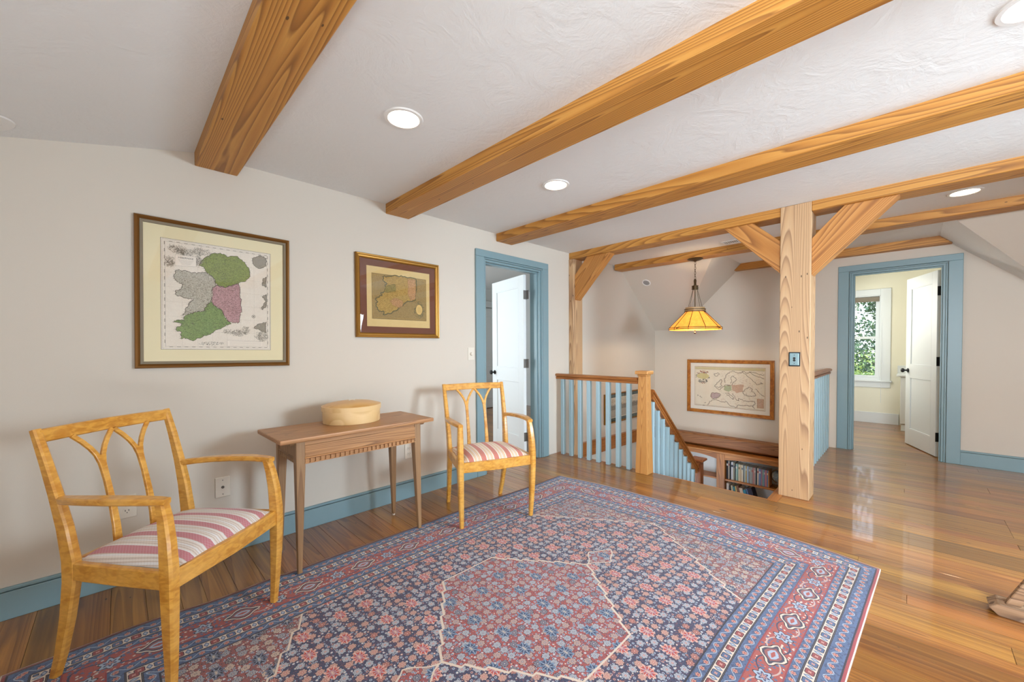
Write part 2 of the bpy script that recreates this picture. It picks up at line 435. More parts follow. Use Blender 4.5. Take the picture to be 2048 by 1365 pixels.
obj('subfloor_end', boxes([(XN, -0.66, YR, 0, -0.02, 0.0), (-0.66, XF-0.02, YR, -4.4, -0.02, 0.0)]), M['floor'], floor)
obj('stair_edge_board', boxes([(OX0-0.01, XF-0.03, OY-0.075, OY, -0.03, 0.003)], 0.002), M['rail_x'], floor)
obj('stair_edge_board', boxes([(OX0, OX0+0.02, OY-0.075, -0.0, -0.24, -0.0005)], 0.0015), M['rail'], floor)
obj('stair_edge_board', boxes([(OX0, XF-0.03, OY, OY+0.018, -0.24, -0.031)], 0.0015), M['rail_x'], floor)

# ---- walls
WT = 0.12
def wall_with_hole_x(x0, x1, z0, z1, hx0, hx1, hz1, ya, yb):
    return boxes([(x0, hx0, ya, yb, z0, z1), (hx1, x1, ya, yb, z0, z1), (hx0, hx1, ya, yb, hz1, z1), (hx0, hx1, ya, yb, z0, -0.02)])
struct('wall_left', wall_with_hole_x(XN, XF+WT, -2.6, 2.5, 2.507, 3.33, 2.065, 0, WT), M['wall'])
d2a, d2b = -2.40, -3.15
struct('wall_far', boxes([(XF, XF+WT, d2a, 0, -2.6, 2.5), (XF, XF+WT, YR-0.1, d2b, -2.6, 2.5), (XF, XF+WT, d2b, d2a, 2.065, 2.5), (XF, XF+WT, d2b, d2a, -2.6, -0.02)]), M['wall'])
struct('wall_right', boxes([(XN, XF, YR-0.1, YR, -0.24, 2.5)]), M['wall'])
struct('wall_rear', boxes([(XN-0.1, XN, YR-0.1, WT, -0.24, 2.5)]), M['wall'])
struct('wall_stairwell', boxes([(OX0-0.05, OX0-0.001, OY, 0, -2.6, -0.24), (OX0-0.05, XF, OY-0.1, OY, -2.6, -0.24)]), M['wall'])
struct('floor_lower', boxes([(OX0-0.05, XF, OY-0.1, 0, -2.7, -2.6)]), M['casework'])
# staircase going down into the well
st = sempty('trim_stairs')
for i in range(6):
    zz = -0.19*(i+1); xx = OX0+0.03+0.222*i
    obj('tread', box(xx, xx+0.25, OY+0.03, -1.17, zz-0.028, zz, 0.006), M['rail'], st)
    obj('riser', box(xx-0.0, xx+0.018, OY+0.03, -1.17, zz, zz+0.162), M['white'], st)
obj('landing', box(OX0+0.03+0.222*6, XF, OY+0.02, -0.02, -1.36, -1.33, 0.004), M['rail'], st)
for i in range(5):
    zz = -1.36-0.19*(i+1)+0.02; xx = OX0+0.03+0.222*6-0.222*(i+1)
    obj('tread', box(xx, xx+0.25, -1.09, -0.02, zz-0.028, zz, 0.006), M['rail'], st)
obj('stringer', prism([(OX0+0.02, -0.20), (OX0+0.02, -0.45), (5.02, -1.62), (5.02, -1.37)], 'y', -1.16, -1.12), M['white'], st)

# ---- ceiling: flat field, near slope, main roof slopes, cross gable
def quad_face(bm, pts, mi=0):
    f = bm.faces.new([bm.verts.new(p) for p in pts]); f.material_index = mi; return f
b = bmesh.new()
zn = H - 0.235*(0.3278-XN)
quad_face(b, [(0.3278, 0, H), (0.3278, YR, H), (XN, YR, zn), (XN, 0, zn)])
quad_face(b, [(0.3278, 0, H), (RS, 0, H), (RS, YR, H), (0.3278, YR, H)])
quad_face(b, [(RS, GL, H), (XF, GL, H), (XF, GR, H), (RS, GR, H)])
struct('ceiling', b, M['ceiling'])
b = bmesh.new()
quad_face(b, [(RS, 0.0, H), (RS, GL, H), (XF, yl_v, KN), (XF, 0.0, KN)])
quad_face(b, [(RS, GR, H), (RS, YR, H), (XF, YR, KN), (XF, yr_v, KN)])
struct('ceiling_slope', b, M['wall'])
b = bmesh.new()
quad_face(b, [(RS, GL, H), (XF, GL, H), (XF, yl_v, KN)])
struct('ceiling_gable_left', b, M['wall'])
b = bmesh.new()
quad_face(b, [(RS, GR, H), (XF, yr_v, KN), (XF, GR, H)])
struct('ceiling_gable_right', b, M['ceiling'])
struct('ceiling_roof', boxes([(XN-0.2, 9.3, YR-0.2, 3.6, 2.62, 2.7)]), M['white_wall'])

# ---- side rooms
struct('wall_bedroom', boxes([(1.0, 6.4, 3.2, 3.3, -0.1, 2.62), (0.9, 1.0, WT, 3.3, -0.1, 2.62), (6.25, 6.35, WT, 3.3, -0.1, 2.62)]), M['white_wall'])
struct('ceiling_bedroom', boxes([(1.0, 6.3, WT, 3.3, 2.42, 2.46)]), M['white'])
wz0, wz1, wy0, wy1 = 0.70, 2.02, -2.56, -2.02
struct('wall_bathroom', boxes([(8.5, 8.6, -3.6, wy0, -0.1, 2.62), (8.5, 8.6, wy1, -1.9, -0.1, 2.62), (8.5, 8.6, wy0, wy1, -0.1, wz0), (8.5, 8.6, wy0, wy1, wz1, 2.62),
                               (XF+WT, 8.6, -3.7, -3.6, -0.1, 2.62), (XF+WT, 8.6, -2.0, -1.9, -0.1, 2.62), (XF+WT, 6.3, -2.38, -2.0, -0.1, 2.62)]), M['cream_wall'])
struct('ceiling_bathroom', boxes([(XF+WT, 8.6, -3.7, -1.9, 2.40, 2.45)]), M['white'])
struct('baseboard_bathroom', boxes([(8.482, 8.5, -2.78, -2.0, 0, 0.17)], 0.003), M['white'])

# ---- baseboards
def baseboard(name, x0, x1):
    bm = boxes([(x0, x1, -0.018, 0, 0, 0.126)], 0.002)
    o = sempty(name)
    obj('board', bm, M['trim'], o); obj('cap', boxes([(x0, x1, -0.015, 0, 0.1285, 0.146)], 0.004), M['trim'], o)
baseboard('baseboard_left', XN, 2.393)
o = sempty('baseboard_far')
obj('board', boxes([(XF-0.02, XF, YR, -3.262, 0, 0.130)], 0.002), M['trim'], o)
obj('cap', boxes([(XF-0.016, XF, YR, -3.262, 0.1325, 0.15)], 0.004), M['trim'], o)

# ---- door casings (trim) with bead, jambs and stops
t1 = sempty('trim_1')
for x0, x1 in ((2.393, 2.492), (3.345, 3.442)):
    obj('casing', boxes([(x0, x1, -0.024, 0, 0, 2.098)], 0.003), M['trim'], t1)
obj('head_casing', boxes([(2.393, 3.442, -0.024, 0, 2.098, 2.165)], 0.003), M['trim'], t1)
obj('bead', boxes([(2.495, 2.510, -0.022, 0, 0, 2.08), (3.327, 3.342, -0.022, 0, 0, 2.08), (2.495, 3.342, -0.022, 0, 2.0805, 2.0955)], 0.004), M['trim'], t1)
obj('jamb', boxes([(2.507, 2.526, -0.004, WT+0.02, 0, 2.06), (3.311, 3.33, -0.004, WT+0.02, 0, 2.06)], 0.001), M['trim'], t1)
obj('head_jamb', boxes([(2.507, 3.33, -0.004, WT+0.02, 2.0605, 2.08)], 0.001), M['trim'], t1)
obj('door_stop', boxes([(2.526, 2.538, 0.03, 0.07, 0, 2.045), (3.299, 3.311, 0.03, 0.07, 0, 2.045), (2.526, 3.311, 0.03, 0.07, 2.048, 2.06)], 0.001), M['trim'], t1)
obj('rear_casing', boxes([(3.33, 3.43, WT, WT+0.02, 0, 2.16), (2.41, 2.507, WT, WT+0.02, 0, 2.16)], 0.002), M['white'], t1)
t2 = sempty('trim_2')
for y0, y1 in ((-2.382, -2.283), (-3.270, -3.168)):
    obj('casing', boxes([(XF-0.024, XF, y0, y1, 0, 2.098)], 0.003), M['trim'], t2)
obj('head_casing', boxes([(XF-0.024, XF, -3.270, -2.283, 2.098, 2.165)], 0.003), M['trim'], t2)
obj('bead', boxes([(XF-0.022, XF, -2.400, -2.385, 0, 2.08), (XF-0.022, XF, -3.165, -3.150, 0, 2.08), (XF-0.022, XF, -3.165, -2.385, 2.0805, 2.0955)], 0.004), M['trim'], t2)
obj('jamb', boxes([(XF-0.004, XF+WT+0.02, -2.42, -2.40, 0, 2.06), (XF-0.004, XF+WT+0.02, -3.15, -3.132, 0, 2.06)], 0.001), M['trim'], t2)
obj('head_jamb', boxes([(XF-0.004, XF+WT+0.02, -3.15, -2.40, 2.0605, 2.08)], 0.001), M['trim'], t2)
obj('door_stop', boxes([(XF+0.03, XF+0.07, -2.432, -2.42, 0, 2.045), (XF+0.03, XF+0.07, -3.132, -3.12, 0, 2.045), (XF+0.03, XF+0.07, -3.132, -2.42, 2.048, 2.06)], 0.001), M['trim'], t2)

# ---- panelled doors
def door(name, loc, rz, width, height, knob_mat, hinge_mat):
    d = sempty(name, loc); d.rotation_euler = (0, 0, rz)
    T = 0.035; s = 0.105; zb = 0.008
    rails = [(zb, 0.20), (0.84, 0.99), (height-0.125, height)]
    obj('stile', box(0, s, -T/2, T/2, zb, height, 0.001), M['white'], d, world=False)
    obj('stile', box(width-s, width, -T/2, T/2, zb, height, 0.001), M['white'], d, world=False)
    for a, b_ in rails: obj('rail', box(s, width-s, -T/2, T/2, a, b_, 0.001), M['white'], d, world=False)
    for a, b_ in ((0.20, 0.84), (0.99, height-0.125)):
        bm = box(s-0.005, width-s+0.005, -0.008, 0.008, a-0.005, b_+0.005)
        obj('panel', bm, M['white'], d, world=False)
        for sg in (-1, 1):
            yy = sg*0.013
            e = 0.012
            bm = boxes([(s, width-s, yy-0.004, yy+0.004, a, a+e), (s, width-s, yy-0.004, yy+0.004, b_-e, b_), (s, s+e, yy-0.004, yy+0.004, a+e, b_-e), (width-s-e, width-s, yy-0.004, yy+0.004, a+e, b_-e)], 0.002)
            obj('panel_moulding', bm, M['white'], d, world=False)
    for sg in (-1, 1):
        bm = lathe([(0.0, 0), (0.027, 0), (0.027, 0.005), (0.022, 0.008), (0.010, 0.010), (0.009, 0.032), (0.018, 0.036), (0.027, 0.047), (0.026, 0.058), (0.018, 0.066), (0, 0.068)], 16)
        bmesh.ops.transform(bm, matrix=Matrix.Translation((width-0.06, sg*T/2, 0.92)) @ Matrix.Rotation(-sg*math.pi/2, 4, 'X'), verts=bm.verts)
        obj('door_knob', bm, knob_mat, d, world=False, smooth=True)
    for z in (0.22, 1.05, 1.82):
        bm = boxes([(-0.0025, -0.0003, -T/2, T/2, z-0.05, z+0.05)])
        tube(bm, [(-0.008, HS*(T/2+0.006), z-0.05), (-0.008, HS*(T/2+0.006), z+0.05)], 0.007, 8)
        bm_box(bm, -0.045, -0.008, HS*(T/2+0.006)-0.0012, HS*(T/2+0.006)+0.0012, z-0.05, z+0.05)
        obj('hinge', bm, hinge_mat, d, world=False)
    return d
HS = -1
door('door_1', (3.235, 0.15, 0), math.radians(76.5), 0.73, 2.045, M['iron'], M['pewter'])
HS = -1
door('door_2', (6.335, -3.115, 0), math.radians(20.0), 0.70, 2.045, M['iron'], M['iron'])
# closet door in the bedroom beyond
d3 = sempty('door_3', (4.5, 3.18, 0))
obj('leaf', boxes([(-0.25, 1.5, -0.03, 0.0, 0.01, 2.03)], 0.002), M['white'], d3, world=False)
obj('panel', boxes([(0.35, 1.0, -0.038, -0.03, 0.2, 0.85), (0.35, 1.0, -0.038, -0.03, 0.99, 1.85)], 0.006), M['white'], d3, world=False)
obj('casing', boxes([(-0.35, 1.6, -0.045, 0.0, 2.05, 2.17)], 0.003), M['white'], d3, world=False)

# ---- bathroom window: double hung, trees outside
w1 = sempty('window_1')
cx = 8.5
obj('casing', boxes([(cx-0.022, cx, wy1, wy1+0.1, wz0-0.02, wz1+0.1), (cx-0.022, cx, wy0-0.12, wy0, wz0-0.02, wz1+0.1), (cx-0.022, cx, wy0, wy1, wz1, wz1+0.1)], 0.003), M['white'], w1)
obj('sill', boxes([(cx-0.05, cx+0.02, wy0-0.14, wy1+0.12, wz0-0.045, wz0-0.02)], 0.005), M['white'], w1)
obj('apron', boxes([(cx-0.018, cx, wy0-0.12, wy1+0.1, wz0-0.135, wz0-0.045)], 0.003), M['white'], w1)
obj('reveal', boxes([(cx-0.003, cx+0.1, wy0-0.001, wy0+0.012, wz0, wz1), (cx-0.003, cx+0.1, wy1-0.012, wy1+0.001, wz0, wz1), (cx-0.003, cx+0.1, wy0, wy1, wz1-0.012, wz1+0.001), (cx-0.003, cx+0.1, wy0, wy1, wz0-0.02, wz0+0.012)], 0.001), M['white'], w1)
zm = 1.355
for nm, xa, za, zb_ in (('lower_sash', cx+0.03, wz0+0.012, zm+0.02), ('upper_sash', cx+0.065, zm-0.02, wz1-0.012)):
    s_ = obj(nm, boxes([(xa, xa+0.03, wy0+0.012, wy0+0.06, za, zb_), (xa, xa+0.03, wy1-0.06, wy1-0.012, za, zb_), (xa, xa+0.03, wy0+0.06, wy1-0.06, za, za+0.04), (xa, xa+0.03, wy0+0.06, wy1-0.06, zb_-0.04, zb_)], 0.002), M['white'], w1)
    obj('pane', boxes([(xa+0.013, xa+0.016, wy0+0.055, wy1-0.055, za+0.035, zb_-0.035)]), M['glass'], s_)
sh = tag(obj('roller_shade', boxes([(cx+0.005, cx+0.012, wy0+0.015, wy1-0.015, 1.945, 2.0), (cx+0.002, cx+0.02, wy0+0.015, wy1-0.015, 1.925, 1.945)], 0.002), M['frame_grey']), 'taupe fabric shade gathered at the top of the bathroom window', 'window shade')
obj('pull_cord', tube(bmesh.new(), [(cx-0.006, wy0-0.015, 1.96), (cx-0.052, wy0-0.015, 1.0), (cx-0.056, wy0-0.015, 0.33)], 0.003, 5), M['white'], sh)

# assumed, unseen window on the solid right wall: casing and glazing bars
for nm, x0, x1 in (('window_assumed', 2.35, 3.45),):
    w_ = sempty(nm); z0, z1 = 0.7, 2.0
    obj('casing', boxes([(x0-0.1, x0, YR, YR+0.02, z0-0.1, z1+0.1), (x1, x1+0.1, YR, YR+0.02, z0-0.1, z1+0.1), (x0, x1, YR, YR+0.02, z1, z1+0.1), (x0, x1, YR, YR+0.03, z0-0.1, z0)], 0.003), M['trim'], w_)
    obj('sash', boxes([(x0+(x1-x0)*k/4-0.015, x0+(x1-x0)*k/4+0.015, YR+0.1, YR+0.125, z0, z1) for k in range(5)] + [(x0, x1, YR+0.1, YR+0.125, 1.33, 1.37)]), M['white'], w_)

# ---- trees outside the bathroom window
leafm = []
for nm, c1, c2 in (('leaf_green', S(112, 142, 76), S(186, 200, 110)), ('leaf_dark', S(62, 90, 70), S(112, 138, 90))):
    N = NT(nm); oi = N.n('ShaderNodeNewGeometry'); r_ = V(N.nt, oi.outputs['Random Per Island'])
    N.color(N.mix(r_, c1, c2)); N.set(Roughness=0.6); leafm.append(N.mat)
bark = paint('bark', S(84, 70, 56), 0.9, 0.5, 40.0)
def tree(label, x, y, h, r, mat, n, seed, lf=0.06):
    rg = random.Random(seed)
    t = thing('tree', label, 'tree', (x, y, -3.0), group=None)
    bm = tube(bmesh.new(), [(0, 0, 0), (0.05, 0.03, h*0.4), (-0.05, 0.0, h*0.75), (0.02, 0.05, h*0.95)], [0.16, 0.13, 0.08, 0.02], 8)
    for k in range(9):
        a = rg.uniform(0, 6.28); z = h*rg.uniform(0.35, 0.85)
        tube(bm, [(0, 0, z), (math.cos(a)*r*0.4, math.sin(a)*r*0.4, z+0.25), (math.cos(a)*r*0.8, math.sin(a)*r*0.8, z+0.35)], [0.05, 0.03, 0.01], 5)
    obj('trunk', bm, bark, t, world=False)
    bm = bmesh.new()
    lumps = [(rg.uniform(-.6, .6)*r, rg.uniform(-.6, .6)*r, h*rg.uniform(0.4, 0.95), r*rg.uniform(0.3, 0.5)) for _ in range(22)]
    for k in range(n):
        lx, ly, lz, lr = rg.choice(lumps)
        d = Vector((rg.gauss(0, 1), rg.gauss(0, 1), rg.gauss(0, 1))).normalized()*lr*rg.uniform(0.7, 1.05)
        c = Vector((lx, ly, lz))+d
        u = Vector((rg.gauss(0, 1), rg.gauss(0, 1), rg.gauss(0, 1))).normalized(); v_ = u.cross(Vector((rg.gauss(0, 1), rg.gauss(0, 1), 1))).normalized()
        a = lf*rg.uniform(0.6, 1.2)
        bm.faces.new([bm.verts.new(c+u*a), bm.verts.new(c+v_*a*0.55), bm.verts.new(c-u*a), bm.verts.new(c-v_*a*0.55)])
    obj('foliage', bm, mat, t, world=False, kind='stuff')
tree('dark green tree filling the upper pane of the bathroom window', 16.4, -2.4, 7.2, 1.9, leafm[1], 15000, 5)
tree('sunlit light green tree in the lower pane of the bathroom window', 12.6, -1.6, 4.3, 1.5, leafm[0], 14000, 9, 0.045)
struct('ground_outside', boxes([(8.7, 40, -20, 14, -3.1, -3.0)]), leafm[1])

# ================================================================== TIMBER FRAME
def beam(label, x0, x1, y0, y1, z0=HB, z1=H+0.02):
    bm = box(x0, x1, y0, y1, z0, z1, 0.004, 1)
    e = bpy.data.meshes.new('ceiling_beam')
    L = Vector(((x0+x1)/2, (y0+y1)/2, z0))
    bmesh.ops.translate(bm, vec=-L, verts=bm.verts); bm.to_mesh(e); bm.free(); e.materials.append(M['beam_y'])
    o = bpy.data.objects.new('ceiling_beam', e); C.objects.link(o); o.location = L
    return tag(o, label, 'beam', 'ceiling beams', 'thing')
beam('wide pine ceiling beam above the larger framed map, nearest the viewer', 0.328, 0.533, YR, 0.0)
beam('pine ceiling beam meeting the wall above the gap between table box and the doorway chair', 1.499, 1.702, YR, 0.0)
beam('pine ceiling beam meeting the wall just above the open bedroom doorway', 2.670, 2.885, YR, 0.0)
beam('pine ceiling beam spanning from the slim corner post to the big post', 3.852, 4.045, -2.141, 0.0)
beam('pine ceiling beam running on from the big post to the right', 3.852, 4.045, YR, -2.346)
beam('pine ceiling beam beyond the posts with the amber pendant hung under it', 4.837, 5.03, YR, -0.03)
# short end beam with ends cut to the gable slopes
def gy(z, left): return GL + (H-z)/gsl if left else GR - (H-z)/gsr
bm = prism([(gy(H, True)-0.004, H), (gy(2.27, True)-0.004, 2.27), (gy(2.27, False)+0.004, 2.27), (gy(H, False)+0.004, H)], 'x', 6.02, XF)
L = Vector((6.07, -2.2, 2.27)); bmesh.ops.translate(bm, vec=-L, verts=bm.verts)
me = bpy.data.meshes.new('ceiling_beam'); bm.to_mesh(me); bm.free(); me.materials.append(M['beam_y'])
o = bpy.data.objects.new('ceiling_beam', me); C.objects.link(o); o.location = L
tag(o, 'short pine beam with slanted ends high on the wall over the blue-framed doorway', 'beam', 'ceiling beams', 'thing')

def brace(parent, p0, p1, p2, p3, x0, x1):
    """diagonal brace in a y-z plane; p0..p3 = corners (y,z): lower edge p0->p1, upper edge p3->p2"""
    # build lengthwise along local x so the grain follows the timber
    a = Vector((0, p0[0], p0[1])); b_ = Vector((0, p1[0], p1[1])); ang = math.atan2(b_.z-a.z, b_.y-a.y)
    bm = prism([p0, p1, p2, p3], 'x', x0, x1)
    bmesh.ops.bevel(bm, geom=list(bm.edges), offset=0.003, segments=1, affect='EDGES')
    # local frame: x along brace, y across x-world
    d = Vector((0, math.cos(ang), math.sin(ang))); s_ = Vector((1, 0, 0)); n = d.cross(s_)
    R = Matrix((d, s_, n)).transposed().to_4x4(); R.translation = Vector((x0, p0[0], p0[1]))
    bmesh.ops.transform(bm, matrix=R.inverted(), verts=bm.verts)
    me = bpy.data.meshes.new('brace'); bm.to_mesh(me); bm.free(); me.materials.append(M['beam_x'])
    o = bpy.data.objects.new('brace', me); C.objects.link(o); o.parent = parent
    o.matrix_local = PM(parent).inverted() @ R
    return o
# big post
post = thing('timber_post', 'thick square pine post with a metal outlet plate, at the corner of the stair opening', 'post', (3.953, -2.244, 0), kind='thing')
obj('shaft', box(3.843, 4.062, -2.346, -2.142, 0, H-0.001, 0.004), M['beam_z'], post)
brace(post, (-2.142, 1.82), (-1.71, HB), (-1.94, HB), (-2.142, 2.085), 3.875, 3.99)
brace(post, (-2.346, 1.785), (-2.84, HB), (-2.54, HB), (-2.346, 2.075), 3.875, 3.99)
# corner post
post2 = thing('timber_post', 'slim pine corner post against the wall beside the open bedroom doorway', 'post', (3.94, -0.03, 0), kind='thing')
obj('shaft', box(3.845, 4.03, -0.07, -0.001, -0.24, HB-0.001, 0.004), M['beam_z'], post2)
brace(post2, (-0.07, 1.79), (-0.54, HB), (-0.24, HB), (-0.07, 2.09), 3.875, 3.99)

# girt along the stairwell walls
g = thing('wall_girt', 'dark pine girt running along the far stairwell wall above the bookcase', 'timber', (6.06, -1.1, -0.215), kind='thing')
obj('beam_face', boxes([(5.985, XF, OY+0.02, 0.0, -0.205, -0.045)], 0.02), M['girt'], g)
g = thing('wall_girt', 'dark pine girt on the left stairwell wall seen between the blue balusters', 'timber', (4.9, -0.03, -0.215), kind='thing')
bm = prism([(4.032, 0.02), (5.97, -0.035), (5.97, -0.20), (4.032, -0.15)], 'y', -0.03, 0.0)
obj('board', bm, M['rail_x'], g)
obj('cap', prism([(4.032, 0.035), (5.97, -0.02), (5.97, -0.035), (4.032, 0.02)], 'y', -0.045, 0.0), M['rail_x'], g)

# ================================================================== RAILINGS
def baluster(bm_parent, x, y, z0, z1, r=0.019):
    obj('baluster', box(x-r, x+r, y-r, y+r, z0, z1, 0.003), M['baluster'], bm_parent)
def moulded_rail(axis, a0, a1, c, z, slope=0.0):
    """handrail profile extruded; c = cross position, z = top"""
    prof = [(-0.022, -0.062), (0.022, -0.062), (0.024, -0.045), (0.014, -0.036), (0.016, -0.030), (0.034, -0.026), (0.037, -0.014), (0.030, -0.004), (0.016, 0.0), (-0.016, 0.0), (-0.030, -0.004), (-0.037, -0.014), (-0.034, -0.026), (-0.016, -0.030), (-0.014, -0.036), (-0.024, -0.045)]
    bm = bmesh.new(); rings = []
    for t in (a0, a1):
        rings.append([bm.verts.new((c+p, t, z+q+slope*(t-a0)) if axis == 'y' else (t, c+p, z+q+slope*(t-a0))) for p, q in prof])
    n = len(prof)
    for i in range(n): bm.faces.new((rings[0][i], rings[0][(i+1) % n], rings[1][(i+1) % n], rings[1][i]))
    bm.faces.new(rings[0]); bm.faces.new(rings[1][::-1]); bmesh.ops.recalc_face_normals(bm, faces=bm.faces); return bm
r1 = thing('stair_railing', 'level stair railing with eight pale blue balusters and a tapered pine newel', 'railing', (3.62, -0.55, 0))
obj('handrail', moulded_rail('y', -1.02, 0.0, 3.62, 0.927), M['rail'], r1, smooth=True)
for k in range(8): baluster(r1, 3.62, -0.088-0.1185*k, 0.0, 0.866, 0.0215)
bm = lathe([(0.088, 0.0), (0.060, 0.945)], 4, 3.62, -1.08)
bmesh.ops.rotate(bm, cent=(3.62, -1.08, 0), matrix=Matrix.Rotation(math.pi/4, 3, 'Z'), verts=bm.verts)
bmesh.ops.holes_fill(bm, edges=bm.edges, sides=4); bmesh.ops.bevel(bm, geom=list(bm.edges), offset=0.003, segments=1, affect='EDGES')
nw = obj('newel_post', bm, M['newel'], r1)
bm = boxes([(3.567, 3.663, -1.128, -1.032, 0.945, 0.962)], 0.005)
bm2 = box(3.549, 3.681, -1.146, -1.014, 0.962, 0.996, 0.006); me_ = bpy.data.meshes.new('t'); bm2.to_mesh(me_); bm2.free(); bm.from_mesh(me_); bpy.data.meshes.remove(me_)
obj('newel_cap', bm, M['newel'], nw)

r2 = thing('stair_railing', 'sloping stair railing with pale blue balusters and a short lower newel, going down', 'railing', (4.3, -1.12, -1.3))
SL = -0.862
bm = moulded_rail('x', 3.685, 4.84, -1.12, 0.813, SL); obj('handrail', bm, M['rail_x'], r2, smooth=True)
obj('sub_rail', prism([(3.69, 0.765), (4.84, 0.765+SL*1.15), (4.84, 0.715+SL*1.15), (3.69, 0.715)], 'y', -1.137, -1.103), M['rail_x'], r2)
for k in range(10):
    x_ = 3.705+0.1152*k; zt = 0.70+SL*(x_-3.68)
    obj('baluster', box(x_-0.019, x_+0.019, -1.139, -1.101, zt-0.86, zt+0.01, 0.006, 2), M['baluster'], r2)
nb = obj('newel_post', box(4.86, 4.95, -1.165, -1.075, -1.33, -0.155, 0.003), M['newel_dark'], r2)
bm = prism([(4.83, -0.135), (4.98, -0.135), (4.955, -0.160), (4.855, -0.160)], 'y', -1.195, -1.045)
obj('newel_cap', boxes([(4.828, 4.982, -1.197, -1.043, -0.135, -0.108), (4.85, 4.96, -1.175, -1.065, -0.155, -0.135)], 0.006), M['newel_dark'], nb)
bm.free()

r3 = thing('stair_railing', 'pale blue baluster railing behind the big post, running to the far wall', 'railing', (5.1, -2.2, 0))
obj('handrail', moulded_rail('x', 4.064, 6.1, -2.2, 0.955), M['rail_x'], r3, smooth=True)
k = 0; xx = 4.16
while xx < 6.05:
    baluster(r3, xx, -2.2, 0.0, 0.894); xx += 0.123

# ================================================================== RUG
def rug_material():
    N = NT('persian_rug_wool'); nt = N.nt
    uv = N.n('ShaderNodeUVMap'); u, v, _ = N.xyz(uv.outputs['UV'])
    LX, LY = 3.30, 2.24
    cream, red, navy, blue, lblue, pink, dark = S(226, 208, 190), S(172, 76, 66), S(48, 60, 94), S(78, 102, 142), S(168, 184, 206), S(208, 148, 134), S(34, 32, 46)
    du = u.min(LX-u); dv = v.min(LY-v); d = du.min(dv)
    useu = dv.lt(du)          # nearest edge runs along u
    s = useu*u + (1.0-useu)*v
    P2 = N.comb(u, v, 0.0)
    # warp for hand-knotted wobble
    wb = N.noise(P2, 5.0, 1, 0.5)*0.01 - 0.005
    s = s + wb; d = d + wb*0.4
    def L(c, a, b): return N.mix(c, a, b)
    def cellc(scale, rnd=1.0, off=0.0):
        vo = N.n('ShaderNodeTexVoronoi'); vo.inputs['Scale'].default_value = scale; vo.inputs['Randomness'].default_value = rnd
        vec = N.comb(u+off, v+off*0.7, 0.0); N.link(vec, vo.inputs['Vector'])
        pc = N.xyz(vo.outputs['Position']); r3_ = N.xyz(vo.outputs['Color'])
        dx = (u+off)-pc[0]; dy = (v+off*0.7)-pc[1]
        return V(nt, vo.outputs['Distance'])*(1.0/scale) if False else (dx*dx+dy*dy).sqrt(), dx, dy, r3_
    # ---------- field layers
    ra, ax_, ay_, ca = cellc(1/0.046, 0.28)           # main rosettes
    rb, bx_, by_, cb = cellc(1/0.018, 0.8, 0.3)       # small filling
    rc, cx_, cy_, cc = cellc(1/0.145, 0.35, 0.05)     # large palmettes
    ang = ay_.atan2(ax_); angc = cy_.atan2(cx_)
    petal = ra - (ang*7.0).cos()*0.0016
    petc = rc + (angc*9.0).cos()*0.0045 + (angc*2.0).cos()*0.004
    def flowers(col, outline, c1, c2, c3, big, bigline):
        # small filling leaves
        col = L(rb.lt(0.0052)*cb[0].gt(0.35), col, lblue)
        col = L(rb.lt(0.0046)*cb[1].gt(0.72), col, c1)
        col = L(rb.lt(0.0022), col, outline)
        col = L(rb.lt(0.0030)*cb[2].gt(0.72), col, cream)
        # rosettes
        k = petal.lt(0.0165)
        col = L(k, col, outline)
        k2 = petal.lt(0.0148)
        col = L(k2, col, c1); col = L(k2*ca[0].gt(0.48), col, c2); col = L(k2*ca[1].gt(0.86), col, c3)
        ringm = petal.lt(0.0115)*petal.gt(0.0095); col = L(ringm*0.8, col, outline)
        col = L(((ang*14.0).cos().gt(0.2))*petal.lt(0.0140)*petal.gt(0.0070)*0.6, col, cream)
        col = L(petal.lt(0.0050), col, c3); col = L(petal.lt(0.0024), col, cream)
        # palmettes
        kc = petc.lt(0.029); col = L(kc, col, bigline); kc = petc.lt(0.0265); col = L(kc, col, big)
        col = L(kc*((angc*9.0).cos().lt(-0.55))*petc.gt(0.012), col, bigline)
        col = L(petc.lt(0.013), col, lblue); col = L(petc.lt(0.009), col, big); col = L(petc.lt(0.004), col, cream)
        return col
    vines = (N.noise(P2, 42.0, 1, 0.5)*6.0).frac().lt(0.22)
    fnavy = flowers(L(vines*0.75, navy, S(120, 78, 92)), dark, pink, lblue, red, S(190, 66, 56), S(226, 180, 166))
    fspan = flowers(L(vines*0.8, S(150, 78, 72), S(96, 88, 104)), dark, S(206, 178, 160), S(140, 150, 170), S(60, 60, 84), S(34, 40, 62), S(110, 120, 146))
    fred = flowers(L(vines*0.8, S(172, 74, 64), S(86, 86, 116)), dark, lblue, S(192, 152, 146), S(70, 84, 120), S(40, 66, 104), S(120, 150, 180))
    # ---------- central design
    X = (u-LX/2).abs(); Y = (v-LY/2).abs()
    def inm(Xx, Yy):
        saw = (Yy*(1/0.074)).frac()*0.055
        return (((Xx-0.155)*(1/0.325) + Yy*(1/0.445) - 0.98 - saw).max((Yy-0.445)*10)).lt(0.0)
    def inS(Xx, Yy):
        saw = (Yy*(1/0.1)).frac()*0.05
        return ((Xx-0.74)*(1/0.48) + Yy*(1/0.70) - 0.98 - saw).lt(0.0)
    def outline(fn, e):
        a1, a2, a3, a4 = fn(X+e, Y+e), fn(X-e, Y-e), fn(X+e, Y-e), fn(X-e, Y+e)
        return a1.max(a2).max(a3).max(a4) - a1.min(a2).min(a3).min(a4)
    m_in, s_in = inm(X, Y), inS(X, Y); m_ol, s_ol = outline(inm, 0.0038), outline(inS, 0.0030)
    pX = X-0.60
    po = (pX.abs()*(1/0.11) + Y*(1/0.075) - 1.0)*0.06 + (pX*60.0).sin()*0.004
    field = L(m_in, fnavy, fred)
